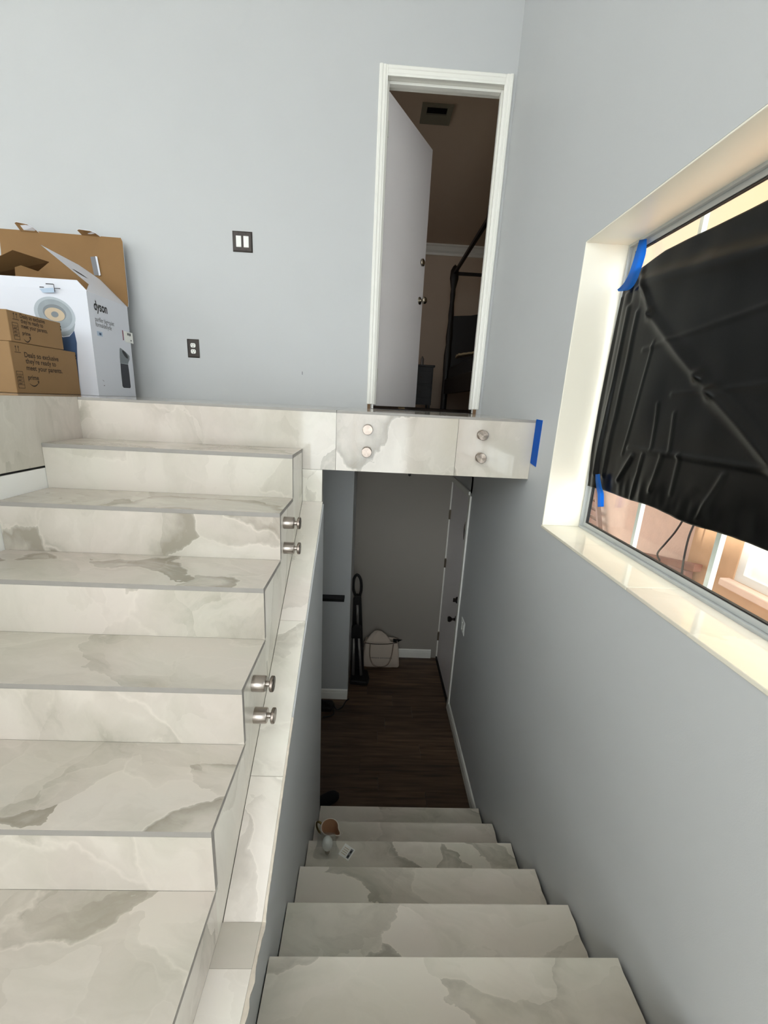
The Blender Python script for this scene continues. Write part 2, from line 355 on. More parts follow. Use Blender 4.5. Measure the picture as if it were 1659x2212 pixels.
# left wall, wall behind the photographer: both with large windows
structure(boxes('wall_left', [(-6.72, -6.6, -4.7, 1.228, -0.3, 0.25), (-6.72, -6.6, -4.7, 1.228, 2.45, CEIL), (-6.72, -6.6, -4.7, -3.6, 0.25, 2.45), (-6.72, -6.6, 0.2, 1.228, 0.25, 2.45)], 'wall_paint'))
structure(boxes('wall_front', [(-6.6, -4.7, -4.82, -4.7, -2.0, CEIL), (-2.3, -2.0, -4.82, -4.7, -2.0, CEIL), (-0.2, 0.26, -4.82, -4.7, -2.0, CEIL), (-4.7, -2.3, -4.82, -4.7, -2.0, 0.9), (-4.7, -2.3, -4.82, -4.7, 3.1, CEIL), (-2.0, -0.2, -4.82, -4.7, -2.0, -1.2), (-2.0, -0.2, -4.82, -4.7, 2.0, CEIL)], 'wall_paint'))
structure(box('ceiling', -6.72, 0.26, -4.82, 1.228, CEIL, CEIL+0.1, 'ceiling_paint'))
def big_window(name, axis, c, u0, u1, v0, v1, n):
    root = structure(empty(name, (c if axis == 'x' else (u0+u1)/2, (u0+u1)/2 if axis == 'x' else c, v0)))
    def bar(nm, a0, a1, b0, b1, t=0.05, mt='trim_paint'):
        if axis == 'x': return box(nm, c-t/2, c+t/2, a0, a1, b0, b1, mt, root)
        return box(nm, a0, a1, c-t/2, c+t/2, b0, b1, mt, root)
    bar('frame_rail', u0, u1, v0, v0+0.05); bar('frame_rail', u0, u1, v1-0.05, v1); bar('frame_stile', u0, u0+0.05, v0+0.05, v1-0.05); bar('frame_stile', u1-0.05, u1, v0+0.05, v1-0.05)
    for k in range(1, n):
        u = u0+(u1-u0)*k/n; bar('mullion', u-0.03, u+0.03, v0+0.05, v1-0.05)
    for k in range(n):
        a = u0+(u1-u0)*k/n; b = u0+(u1-u0)*(k+1)/n; bar('pane', a+0.05, b-0.05, v0+0.05, v1-0.05, 0.006, 'window_glass')
big_window('window_2', 'x', -6.66, -3.6, 0.2, 0.25, 2.45, 3)
big_window('window_3', 'y', -4.76, -4.7, -2.3, 0.9, 3.1, 2)
big_window('window_5', 'y', -4.76, -2.0, -0.2, -1.2, 2.0, 2)
structure(box('light_block_below', -8.0, 8.0, -6.0, 7.0, -3.2, -3.01, 'soil'))  # unseen slab added to block sky light from underneath

# upper floor (platform and landing)
fl = structure(empty('floor_upper', (-3, 0.5, 0)))
boxes('subfloor', [(-6.6, XL-0.014, -4.7, YB, -0.29, -0.012), (XL-0.014, 0.0, 0.012, YB, -0.29, -0.012)], 'lower_paint', fl)
edge_top = lambda f: 0 if f.normal.z > 0.9 else 1
xs_t = [-6.6, -5.4, -4.2, -3.42, XL, -0.994, -0.0]
for k in range(len(xs_t)-1):
    y0 = 0.0 if xs_t[k] >= XL-0.001 else -4.7
    box('floor_tile', xs_t[k]+0.001, xs_t[k+1]-0.001, max(y0, 0.0), YB-0.001, -0.012, 0.0, ['marble', 'tile_edge'], fl, fmat=edge_top)
    if y0 < 0: 
        for j in range(4): box('floor_tile', xs_t[k]+0.001, xs_t[k+1]-0.001, -4.7+j*1.175+0.001, -4.7+(j+1)*1.175-0.001, -0.012, 0.0, ['marble', 'tile_edge'], fl, fmat=edge_top)
box('threshold', -0.835, -0.045, YB, YB+0.12, -0.012, 0.002, 'dark_wood', fl)
# marble fascia of the landing
tr = structure(empty('trim_1', (-1.1, 0.006, -0.3)))
front = lambda f: 0 if f.normal.y < -0.9 else 1
prism('fascia_tile', [(XL, -0.0125), (-0.995, -0.0125), (-0.995, -0.297), (A_, -0.297), (A_, -R_-0.0), (XL, -R_-0.0)], 'y', 0.0, 0.012, ['marble', 'tile_edge'], tr, fmat=front)
box('fascia_tile', -0.9935, -0.388, 0.0, 0.012, -0.297, -0.0125, ['marble', 'tile_edge'], tr, fmat=front)
box('fascia_tile', -0.3865, -0.001, 0.0, 0.012, -0.297, -0.0125, ['marble', 'tile_edge'], tr, fmat=front)
box('fascia_tile', A_, -1.061, 0.0, 0.012, -0.465, -0.2985, ['marble_ledge', 'tile_edge'], tr, fmat=front)
box('soffit_edge', -1.06, -0.001, 0.013, 0.10, -0.296, -0.285, 'white_paint', tr)
# side of the platform on the left: marble above, white painted panel below
pw = structure(empty('wall_platform', (XL-0.05, -1.6, ZM)))
side_r = lambda f: 0 if f.normal.x > 0.9 else 1
for j, (y0, y1) in enumerate([(-0.62, 0.0), (-1.85, -0.6215), (-4.7, -1.8515)]):
    box('cladding_tile', XL-0.012, XL, y0, y1, -0.292, -0.0005, ['marble', 'tile_edge'], pw, fmat=side_r)
box('dark_joint', XL-0.03, XL-0.01, -4.7, 0.0, -0.302, -0.292, 'grout_dark', pw)  # black strip between the cladding and the painted panel
box('painted_panel', XL-0.04, XL-0.0005, -4.7, 0.0, ZM, -0.302, 'white_paint', pw)
# entry landing floor
ef = structure(empty('floor_entry', (-0.9, -3, ZM)))
boxes('slab', [(XL, 0.0, -4.7, -1.585, ZM-0.2, ZM-0.012), (A_+0.001, B_-0.012, -1.585, -1.285, ZM-0.2, ZM-0.012)], 'lower_paint', ef)
for k in range(5):
    x0 = XL + k*(0-XL)/5
    for j in range(2): box('floor_tile', x0+0.001, x0+0.446, -4.7+j*1.598, -3.103+j*1.516, ZM-0.012, ZM, 'marble_ledge', ef)
box('floor_tile', A_-0.001, B_-0.006, -1.585, -1.3745, ZM-0.012, ZM, 'marble_ledge', ef)
box('floor_tile', A_-0.001, B_-0.006, -1.3738, -1.2806, ZM-0.012, ZM, 'marble_grey', ef)
box('floor_tile', B_, -0.001, -1.585, -1.505, ZM-0.012, ZM, 'marble_steps', ef)

# half wall between the flights (its sloping top carries the marble ledge)
zl = lambda y: -0.465 + 0.68*y
half_wall = prism('wall_stairwell', [(0.0, zl(0)-0.013), (-1.28, ZM-0.013), (-1.62, ZM-0.013), (-1.62, -3.0), (0.0, -3.0)], 'x', -1.14, B_, 'wall_paint'); structure(half_wall)

# ================================================================== upward flight
st = tag(empty('staircase', (-1.7, -1.45, ZM)), 'pale marble tiled stairs climbing left of the half wall to the upper landing', 'staircase')
for k in range(1, 7):
    yk = -k*T_; zk = -k*R_
    box('tread', XL+0.001, A_, yk, yk+T_-0.0005 if k > 1 else -0.0005, zk-0.0165, zk, ['marble', 'tile_edge'], st, fmat=edge_top)
    zb = -(k+1)*R_ if k < 6 else ZM
    box('riser', XL+0.001, A_, yk, yk+0.0165, zb+0.0003, zk-0.017, ['marble', 'tile_edge'], st, fmat=front)
    # marble cheek closing the open side of this step
    y0, y1 = yk+0.017, yk+T_
    lo = lambda y: max(zl(y), ZM)+0.0005
    pts = [(y0, zk-0.017), (y1 if k > 1 else -0.001, zk-0.017), (y1 if k > 1 else -0.001, lo(y1)), (y0, lo(y0))]
    if y0 < -1.28 < y1: pts = pts[:3] + [(-1.28, ZM+0.0005), (y0, ZM+0.0005)]
    prism('cheek_tile', pts, 'x', A_-0.012, A_-0.0012, 'marble_ledge', st)
    # strip of cheek under the riser tile
    prism('cheek_strip', [(yk+0.0003, zb-0.017 if k < 6 else ZM+0.0005), (yk+0.017, zb-0.017 if k < 6 else ZM+0.0005), (yk+0.017, lo(yk+0.017)-0.0), (yk+0.0003, lo(yk))], 'x', A_-0.012, A_-0.0012, 'marble_ledge', st) if k < 6 else None
boxes('step_core', [(XL+0.001, A_-0.013, -k*T_+0.017, -k*T_+T_+0.0 if k > 1 else -0.125, ZM-0.19, -k*R_-0.017) for k in range(1, 7)], 'lower_paint', st)  # unseen fill added under the steps so no outside light leaks through
for y0, y1 in [(-0.5495, -0.0), (-0.9995, -0.5505), (-1.28, -1.0005)]:
    e = 0.0006
    prism('ledge_tile', [(y0, zl(y0)), (y1-e, zl(y1-e)), (y1-e, zl(y1-e)-0.012), (y0, zl(y0)-0.012)], 'x', A_+0.0002, B_-0.006, 'marble_ledge', half_wall)
# rough plaster edge along the ledge
bm = bmesh.new(); prev = None
for i in range(91):
    y = -0.85 - i*0.0071; z = (zl(y) if y > -1.28 else ZM)
    wdt = 0.0006 + 0.009*max(0, (-y-1.1)/0.4)*(0.15+1.6*abs(noise.noise((0, y*19, 0)))) + 0.001*random.random()
    z2 = z - 0.002 - 0.006*abs(noise.noise((3, y*17, 0)))
    c = [bm.verts.new((B_-0.0058, y, z-0.012)), bm.verts.new((B_-0.0058, y, z2)), bm.verts.new((B_+wdt, y, z2-0.003)), bm.verts.new((B_+wdt*0.6, y, z-0.016))]
    if prev:
        for q in range(4): bm.faces.new((prev[q], prev[(q+1)%4], c[(q+1)%4], c[q]))
    else: bm.faces.new(c)
    prev = c
bm.faces.new(prev[::-1]); finish(bm, 'plaster_edge', 'raw_plaster', half_wall)

# ================================================================== downward flight
sd = tag(empty('staircase', (-0.53, 0.0, ZF)), 'greyish stone tiled stairs going down beside the grey right wall to the wood floor', 'staircase')
edge_dn = lambda f: 0 if (f.normal.z > 0.9 or f.normal.y > 0.9) else 1
for k in range(6):
    yk = -1.251 + 0.252*k; zk = -1.523 - 0.195*k
    bm = bmesh.new(); bm_box(bm, B_+0.004, -0.012, yk-0.254, yk, zk-0.014, zk)
    # slightly chipped cut edge along the wall
    bmesh.ops.subdivide_edges(bm, edges=[e for e in bm.edges if abs(e.verts[0].co.x+0.012) < 1e-5 and abs(e.verts[1].co.x+0.012) < 1e-5 and abs(e.verts[0].co.z-e.verts[1].co.z) < 1e-6], cuts=14)
    for v in bm.verts:
        if abs(v.co.x+0.012) < 1e-5: v.co.x += -0.002 + 0.0045*noise.noise((v.co.y*26, k*3.1, 0.0))
    finish(bm, 'tread', ['marble_steps', 'tile_edge'], sd, fmat=edge_dn)
    box('riser', B_+0.004, -0.012, yk-0.016, yk-0.004, (zk-0.195 if k < 5 else ZF), zk-0.0145, ['marble_steps', 'tile_edge'], sd, fmat=lambda f: 0 if f.normal.y > 0.9 else 1)
boxes('step_core', [(B_+0.004, -0.02, -1.251+0.252*k-0.252, -1.251+0.252*k-0.017, -3.0, -1.523-0.195*k-0.0145) for k in range(6)], 'lower_paint', sd)
box('riser', B_+0.004, -0.012, -1.519, -1.507, -1.523, ZM-0.0125, 'marble_steps', sd)

# ================================================================== lower hall
structure(boxes('ceiling_lower', [(-4.0, 0.0, 0.10, 1.95, -0.295, -0.285)], 'ceiling_paint'))
lf = structure(empty('floor_lower', (-1.2, 1.0, ZF)))
box('subfloor', -4.0, 0.0, -0.01, 1.95, ZF-0.1, ZF-0.012, 'black', lf)
random.seed(3)
pwid = 0.145; y = 0.0; row = 0
while y < 1.93:
    y1 = min(y+pwid, 1.935); x = -0.012 - random.uniform(0.25, 1.1)
    xs = [-0.003]
    while x > -3.9: xs.append(x); x -= 1.15
    xs.append(-3.99)
    for i in range(len(xs)-1): box('plank', xs[i+1]+0.0008, xs[i]-0.0008, y+0.0008, y1-0.0008, ZF-0.012, ZF-random.uniform(0, 0.0006), 'plank_wood', lf)
    y += pwid; row += 1
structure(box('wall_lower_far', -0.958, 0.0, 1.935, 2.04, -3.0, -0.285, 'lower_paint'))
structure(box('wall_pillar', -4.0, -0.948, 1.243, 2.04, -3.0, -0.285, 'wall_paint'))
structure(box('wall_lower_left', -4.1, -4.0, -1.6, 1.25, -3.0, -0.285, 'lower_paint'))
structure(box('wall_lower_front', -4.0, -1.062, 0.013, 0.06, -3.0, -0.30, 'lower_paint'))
def baseboard(name, axis, c, n, u0, u1, z0):
    # stepped profile: tall base, small ogee on top; n = +1/-1 direction out of the wall
    prof = [(0, 0), (0.013, 0), (0.013, 0.07), (0.010, 0.078), (0.010, 0.092), (0.005, 0.10), (0, 0.104)]
    if axis == 'x': o = prism(name, [(c+n*p[0], z0+p[1]) for p in prof], 'y', u0, u1, 'trim_paint')
    else: o = prism(name, [(c+n*p[0], z0+p[1]) for p in prof], 'x', u0, u1, 'trim_paint')
    return structure(o)
baseboard('baseboard_right', 'x', 0.0, -1, 0.012, 1.10, ZF)
baseboard('baseboard_pillar', 'y', 1.243, -1, -3.9, -0.948, ZF)
baseboard('baseboard_far', 'y', 1.935, -1, -0.93, -0.06, ZF)

# lower side door (closed) in the right wall
d2 = structure(empty('door_2', (0.03, 1.55, ZF)))
box('leaf', 0.018, 0.055, 1.165, 1.955, ZF+0.006, -0.668, 'door_paint', d2)
box('casing', -0.014, 0.0, 1.955, 2.0, ZF, -0.64, 'trim_paint', d2, 0.003); box('casing', -0.014, 0.0, 1.10, 1.155, ZF, -0.64, 'trim_paint', d2, 0.003)
box('casing', -0.014, 0.0, 1.156, 1.954, -0.662, -0.612, 'trim_paint', d2, 0.003)
box('threshold', 0.0, 0.12, 1.156, 1.965, ZF-0.1, ZF+0.004, 'dark_wood', d2); box('jamb', 0.0, 0.12, 1.156, 1.163, ZF, -0.662, 'trim_paint', d2); box('jamb', 0.0, 0.12, 1.958, 1.965, ZF, -0.662, 'trim_paint', d2)
for z in (-1.02, -1.55, -2.42): box('hinge', -0.004, 0.02, 1.935, 1.958, z-0.05, z+0.05, 'knob_metal', d2, 0.002)
lathe_obj('knob', [(0.0, 0.016), (0.030, 0.014), (0.030, 0.006), (0.012, 0.0), (0.010, -0.025), (0.022, -0.036), (0.027, -0.052), (0.020, -0.064), (0.0, -0.067)], 'dark_bronze', d2, (0, 1.236, -1.81), 'x')
lathe_obj('deadbolt', [(0.0, 0.016), (0.030, 0.014), (0.030, 0.002), (0.024, -0.008), (0.0, -0.009)], 'dark_bronze', d2, (0, 1.236, -1.62), 'x')
box('deadbolt_turn', -0.034, -0.008, 1.231, 1.241, -1.638, -1.602, 'dark_bronze', d2, 0.003)
bm = bmesh.new(); bm_box(bm, 0.004, 0.018, 1.175, 1.20, -0.90, -0.84); tube(bm, smoothpath([(0.004, 1.19, -0.86), (-0.012, 1.182, -0.93), (-0.006, 1.178, -1.03)], 8), 0.006, 6); finish(bm, 'door_chain', 'dark_bronze', d2)

structure(box('door_light_block', 0.121, 0.26, 1.156, 2.3, -3.0, -0.22, 'lower_paint'))  # unseen backing added behind the lower door against light leaks
# light switch in lower hall
def plate_base(name, o, udir, vdir, n, w, h, m, parent, th=0.006):
    O, U, V, Nn = Vector(o), Vector(udir), Vector(vdir), Vector(n); bm = bmesh.new()
    q = [(-w/2, -h/2), (w/2, -h/2), (w/2, h/2), (-w/2, h/2)]; i = 0.007
    rings = [[bm.verts.new(O+U*(u)+V*(v)+Nn*0.0005) for u, v in q], [bm.verts.new(O+U*u+V*v+Nn*th*0.45) for u, v in q],
             [bm.verts.new(O+U*(u-math.copysign(i, u))+V*(v-math.copysign(i, v))+Nn*th) for u, v in q]]
    for a, b in zip(rings, rings[1:]):
        for k in range(4): bm.faces.new((a[k], a[(k+1)%4], b[(k+1)%4], b[k]))
    bm.faces.new(rings[-1]); bm.faces.new(rings[0][::-1]); return finish(bm, name, m, parent)
def pbox(name, o, udir, vdir, n, u0, u1, v0, v1, d0, d1, m, parent, bevel=0.0):
    O, U, V, Nn = Vector(o), Vector(udir), Vector(vdir), Vector(n); bm = bmesh.new(); vs = bm_box(bm, u0, u1, v0, v1, d0, d1)
    if bevel: bmesh.ops.bevel(bm, geom=bm.edges[:], offset=bevel, segments=2, affect='EDGES', profile=0.5)
    for v in bm.verts: c = v.co.copy(); v.co = O+U*c.x+V*c.y+Nn*c.z
    return finish(bm, name, m, parent)
ls = tag(empty('light_switch', (-0.001, 0.93, -1.70)), 'white double light switch plate beside the lower door', 'light switch')
pl = ((0, 0.93, -1.70), (0, -1, 0), (0, 0, 1), (-1, 0, 0))
plate_base('plate', *pl, 0.115, 0.115, 'white_plastic', ls)
for u in (-0.024, 0.024): pbox('rocker', *pl, u-0.016, u+0.016, -0.033, 0.033, 0.005, 0.009, 'white_plastic', ls, 0.001)

# ================================================================== wall plates on the back wall
sw = tag(empty('light_switch', (-1.75, YB-0.001, 1.053)), 'dark bronze plate with two white rocker switches on the back wall', 'light switch')
pl = ((-1.750, YB, 1.053), (1, 0, 0), (0, 0, 1), (0, -1, 0))
plate_base('plate', *pl, 0.133, 0.125, 'bronze_plate', sw)
for u in (-0.025, 0.025):
    pbox('rocker', *pl, u-0.0175, u+0.0175, -0.034, 0.034, 0.004, 0.0085, 'white_plastic', sw, 0.0015)
    for v in (-0.049, 0.049): pbox('screw', *pl, u-0.003, u+0.003, v-0.003, v+0.003, 0.005, 0.0068, 'black', sw)
ot = tag(empty('wall_outlet', (-2.126, YB-0.001, 0.355)), 'dark bronze plate with white duplex power outlet on the back wall', 'outlet')
pl = ((-2.126, YB, 0.355), (1, 0, 0), (0, 0, 1), (0, -1, 0))
plate_base('plate', *pl, 0.084, 0.125, 'bronze_plate', ot)
for v in (-0.0205, 0.0205):
    pts = [(max(-0.0175, min(0.0175, 0.0185*math.cos(2*math.pi*k/32)))*1.0, max(-0.0145, min(0.0145, 0.0185*math.sin(2*math.pi*k/32)))) for k in range(32)]
    O, U, V, Nn = [Vector(q) for q in pl]; bm = bmesh.new()
    Aa = [bm.verts.new(O+U*p[0]+V*(p[1]+v)+Nn*0.004) for p in pts]; Bb = [bm.verts.new(O+U*p[0]+V*(p[1]+v)+Nn*0.008) for p in pts]
    bmesh.ops.remove_doubles(bm, verts=bm.verts[:], dist=1e-7); 
    bm.free(); bm = bmesh.new()
    uniq = []
    for p in pts:
        if not uniq or (abs(p[0]-uniq[-1][0])+abs(p[1]-uniq[-1][1])) > 1e-6: uniq.append(p)
    Aa = [bm.verts.new(O+U*p[0]+V*(p[1]+v)+Nn*0.004) for p in uniq]; Bb = [bm.verts.new(O+U*p[0]+V*(p[1]+v)+Nn*0.008) for p in uniq]
    bm.faces.new(Aa[::-1]); bm.faces.new(Bb); n_ = len(uniq)
    for k in range(n_): bm.faces.new((Aa[k], Aa[(k+1)%n_], Bb[(k+1)%n_], Bb[k]))
    rc = finish(bm, 'receptacle', 'white_plastic', ot)
    for u, h in ((-0.007, 0.008), (0.007, 0.0065)): pbox('slot', *pl, u-0.0015, u+0.0015, v+0.0045-h/2, v+0.0045+h/2, 0.0075, 0.0084, 'black', rc)
    pbox('slot', *pl, -0.003, 0.003, v-0.0105, v-0.0055, 0.0075, 0.0084, 'black', rc, 0.0004)
sc_ = tag(box('scuff_mark', -1.3505, -1.3455, YB-0.0012, YB-0.0002, 0.216, 0.238, 'print_grey'), 'tiny dark nick in the paint of the back wall left of the doorway', 'scuff')

# ================================================================== bedroom doorway
d1 = structure(empty('door_1', (-0.44, YB+0.06, 0)))
box('jamb', -0.835, -0.817, YB+0.0, YB+0.13, 0.035, 2.03, 'trim_paint', d1); box('jamb', -0.063, -0.045, YB, YB+0.13, 0.035, 2.03, 'trim_paint', d1)
box('head_jamb', -0.835, -0.045, YB, YB+0.13, 2.03, 2.05, 'trim_paint', d1)
box('door_stop', -0.8165, -0.80, YB+0.045, YB+0.08, 0.03, 2.029, 'trim_paint', d1, 0.002); box('door_stop', -0.08, -0.0635, YB+0.045, YB+0.08, 0.03, 2.029, 'trim_paint', d1, 0.002)
box('door_stop', -0.799, -0.081, YB+0.045, YB+0.08, 2.014, 2.0295, 'trim_paint', d1, 0.002)
def casing(name, x0, x1, z0, z1, inner):   # moulded casing: profile across its width, thin at the inner edge
    prof = [(0.0, 0.0), (0.0, 0.009), (0.010, 0.011), (0.014, 0.014), (0.030, 0.014), (0.034, 0.018), (0.048, 0.018), (0.054, 0.012), (0.054, 0.0)]
    if inner in 'lr':
        pts = [((x0+p[0]) if inner == 'l' else (x1-p[0]), YB-p[1]) for p in prof]
        return prism(name, pts, 'z', z0, z1, 'trim_paint', d1)
    return prism(name, [(YB-p[1], z0+p[0]) for p in prof], 'x', x0, x1, 'trim_paint', d1)
casing('casing', -0.867, -0.813, 0.034, 2.0765, 'r'); casing('casing', -0.075, -0.021, 0.034, 2.0765, 'l'); casing('head_casing', -0.8125, -0.0755, 2.0225, 2.0765, 't')
for x in (-0.85, -0.05): box('wood_shim', x-0.012, x+0.010, YB-0.010, YB-0.001, 0.0, 0.033, 'raw_wood', d1)
box('wood_shim', -0.832, -0.818, YB-0.002, YB+0.05, 0.002, 0.034, 'white_paint', d1); box('wood_shim', -0.062, -0.047, YB-0.002, YB+0.05, 0.002, 0.034, 'white_paint', d1)
# leaf, swung into the bedroom about 60 degrees
hx, hy = -0.797, 1.205; fx, fy = -0.432, 1.80
du = Vector((fx-hx, fy-hy, 0)).normalized(); dn = Vector((du.y, -du.x, 0))
wl = (Vector((fx, fy, 0))-Vector((hx, hy, 0))).length
pl = ((hx, hy, 0), du, (0, 0, 1), dn)
leaf = pbox('leaf', *pl, 0.0, wl, 0.022, 2.005, -0.036, 0.0, 'door_paint', d1, 0.0015)
for z in (0.25, 1.80): pbox('hinge', *pl, -0.022, 0.004, z-0.045, z+0.045, -0.004, 0.004, 'trim_paint', d1, 0.001)
def knob(z, small):
    p0 = Vector((hx, hy, z)) + du*(wl-0.062)
    for sgn in (1, -1):
        bm = bmesh.new(); prof = [(0.0, -0.001), (0.030, -0.001), (0.030, 0.005), (0.012, 0.008), (0.010, 0.026), (0.024, 0.036), (0.028, 0.050), (0.020, 0.062), (0.0, 0.064)] if not small else [(0.0, -0.001), (0.028, -0.001), (0.028, 0.014), (0.018, 0.020), (0.0, 0.021)]
        lathe(bm, prof, 24); bmesh.ops.remove_doubles(bm, verts=bm.verts[:], dist=1e-6)
        N_ = dn*sgn; V_ = Vector((0, 0, 1)); U_ = V_.cross(N_)
        off = 0.0 if sgn > 0 else -0.036
        for v in bm.verts: c = v.co.copy(); v.co = p0+U_*c.x+V_*c.y+N_*c.z+dn*off
        finish(bm, 'deadbolt' if small else 'door_knob', 'knob_metal', leaf, True)
knob(1.19, True); knob(0.90, False)
wdg = tag(prism('door_wedge', [(1.56, 0.003), (1.64, 0.003), (1.64, 0.021)], 'x', -0.60, -0.545, 'linen'), 'small tan wedge tucked under the open bedroom door', 'door stop')

# ================================================================== bedroom
structure(box('floor_bedroom', -2.6, 2.6, YB+0.121, 5.2, -0.1, 0.0, 'dark_wood'))
structure(box('ceiling_bedroom', -2.6, 2.6, YB+0.121, 5.2, 2.44, 2.54, 'bedroom_paint'))
structure(box('wall_bedroom_back', -2.6, 2.6, 5.1, 5.2, 0, 2.44, 'bedroom_paint')); structure(box('wall_bedroom_left', -2.7, -2.6, YB+0.12, 5.2, -0.1, 2.54, 'bedroom_paint')); structure(box('wall_bedroom_right', 2.6, 2.7, YB+0.12, 5.2, -0.1, 2.54, 'bedroom_paint'))
structure(box('wall_bedroom_front', 0.261, 2.6, YB+0.01, YB+0.12, -0.1, 2.54, 'bedroom_paint'))
structure(prism('trim_2', [(5.1, 2.31), (5.085, 2.31), (5.08, 2.34), (5.05, 2.36), (5.02, 2.41), (5.0, 2.42), (5.0, 2.44), (5.1, 2.44)], 'x', -2.6, 2.6, 'trim_paint'))
vt = tag(empty('ceiling_vent', (-0.39, 2.14, 2.438)), 'square metal air vent with dark opening in the bedroom ceiling', 'vent')
boxes('frame', [(-0.52, -0.26, 2.02, 2.05, 2.425, 2.439), (-0.52, -0.26, 2.14, 2.265, 2.425, 2.439), (-0.52, -0.475, 2.05, 2.14, 2.425, 2.439), (-0.305, -0.26, 2.05, 2.14, 2.425, 2.439)], 'vent_metal', vt)
for k in range(4): box('louvre', -0.474, -0.306, 2.06+k*0.021, 2.063+k*0.021, 2.428, 2.438, 'black', vt)
box('duct', -0.474, -0.306, 2.051, 2.139, 2.4375, 2.4395, 'black', vt)
bed = tag(empty('canopy_bed', (1.2, 4.0, 0)), 'dark four poster canopy bed with twisted posts in the bedroom', 'bed')
def post(x, y):
    prof = [(0.045, 0.0), (0.045, 0.5), (0.05, 0.55), (0.055, 0.75), (0.04, 0.9), (0.048, 1.0), (0.034, 1.2), (0.040, 1.3), (0.030, 1.45), (0.036, 1.55), (0.032, 1.62), (0.06, 1.75), (0.055, 1.85), (0.03, 1.9), (0.0, 1.93)]
    lathe_obj('post', prof, 'dark_wood', bed, (x, y, 0.0), 'z', 16)
for x in (0.22, 1.9):
    for y in (2.3, 4.2): post(x, y)
for x in (0.22, 1.9): box('canopy_rail', x-0.018, x+0.018, 2.3, 4.2, 1.80, 1.836, 'dark_wood', bed)
for y in (2.3, 4.2): box('canopy_rail', 0.22, 1.9, y-0.018, y+0.018, 1.80, 1.836, 'dark_wood', bed)
prism('headboard', [(0.25, 0.3), (1.87, 0.3), (1.87, 1.25), (1.6, 1.30), (1.06, 1.42), (0.5, 1.30), (0.25, 1.28)], 'y', 4.2, 4.26, 'dark_wood', bed)
box('mattress', 0.24, 1.88, 2.34, 4.18, 0.34, 0.60, 'dark_fabric', bed, 0.05); boxes('side_rail', [(0.20, 0.24, 2.3, 4.2, 0.22, 0.42), (1.88, 1.92, 2.3, 4.2, 0.22, 0.42), (0.22, 1.9, 2.28, 2.32, 0.22, 0.42)], 'dark_wood', bed)
# nightstand
ns = tag(empty('nightstand', (-0.08, 4.6, 0)), 'dark wooden nightstand beside the canopy bed', 'nightstand')
box('body', -0.32, 0.06, 4.42, 4.80, 0.05, 0.60, 'dark_wood', ns)
for lx in (-0.31, 0.02):
    for ly in (4.43, 4.76): box('leg', lx, lx+0.03, ly, ly+0.03, 0.0005, 0.05, 'dark_wood', ns)
box('top', -0.34, 0.08, 4.40, 4.82, 0.60, 0.63, 'dark_wood', ns, 0.005)
for z in (0.15, 0.36):
    dr = box('drawer', -0.30, 0.04, 4.405, 4.42, z, z+0.18, 'dark_wood', ns, 0.003); lathe_obj('drawer_knob', [(0.0, 0.0), (0.012, -0.004), (0.014, -0.012), (0.0, -0.018)], 'dark_bronze', dr, (-0.13, 4.405, z+0.09), 'y', 12)
tag(lathe_obj('bottle', [(0.0, 0.0), (0.026, 0.0), (0.026, 0.09), (0.020, 0.10), (0.012, 0.112), (0.012, 0.125), (0.0, 0.125)], 'grey_metal', None, (-0.11, 4.5, 0.631), 'z', 20), 'small grey bottle standing on the nightstand', 'bottle')
bm = bmesh.new(); g = [[bm.verts.new((0.14+0.30*i/10+0.02*j/6, 2.95+0.30*j/6, 0.625+0.05*(i/10)+0.02*noise.noise((i*0.5, j*0.6, 1)))) for j in range(7)] for i in range(11)]
for i in range(10):
    for j in range(6): bm.faces.new((g[i][j], g[i+1][j], g[i+1][j+1], g[i][j+1]))
clo = finish(bm, 'folded_cloth', 'linen', None, True); md = clo.modifiers.new('t', 'SOLIDIFY'); md.thickness = 0.02
tag(clo, 'tan folded cloth lying on the dark canopy bed', 'cloth')

big_window('fill_window', 'x', -2.58, 2.3, 3.7, 0.8, 2.0, 2)  # invented window set behind the bedroom fill lamp, out of view
# ================================================================== window in the right wall
w1 = structure(empty('window_1', (0.13, -1.5, WZ0)))
box('jamb_lining', 0.0, 0.20, W1-0.006, W1+0.0, WZ0+0.006, WZ1, 'reveal_paint', w1, 0.002)
box('jamb_lining', 0.0, 0.20, W0, W0+0.006, WZ0+0.006, WZ1, 'reveal_paint', w1, 0.002)
box('head_lining', 0.0, 0.20, W0+0.006, W1-0.006, WZ1-0.006, WZ1, 'reveal_paint', w1, 0.002)
for j, (y0, y1) in enumerate([(-0.92, W1), (-1.85, -0.921), (W0, -1.851)]): box('sill_tile', -0.004, 0.20, y0, y1, WZ0-0.006, WZ0+0.006, 'sill_stone', w1, 0.002)
# aluminium frame: outer ring stepped, gasket, sash
fr0, fr1 = W0+0.006, W1-0.006; fz0, fz1 = WZ0+0.006, WZ1-0.006
def ring(name, x0, x1, t, inset, m):
    a0, a1, b0, b1 = fr0+inset, fr1-inset, fz0+inset, fz1-inset
    box(name+'_rail', x0, x1, a0, a1, b0, b0+t, m, w1); box(name+'_rail', x0, x1, a0, a1, b1-t, b1, m, w1)
    box(name+'_stile', x0, x1, a0, a0+t, b0+t, b1-t, m, w1); box(name+'_stile', x0, x1, a1-t, a1, b0+t, b1-t, m, w1)
ring('outer_frame', 0.172, 0.21, 0.010, 0.0, 'aluminium'); ring('sash', 0.186, 0.202, 0.018, 0.0105, 'aluminium'); ring('gasket', 0.188, 0.200, 0.004, 0.029, 'gasket')
box('glass_pane', 0.192, 0.198, fr0+0.033, fr1-0.033, fz0+0.033, fz1-0.033, 'window_glass', w1)
box('meeting_stile', 0.19, 0.24, -1.70, -1.64, fz0+0.034, fz1-0.034, 'aluminium', w1)
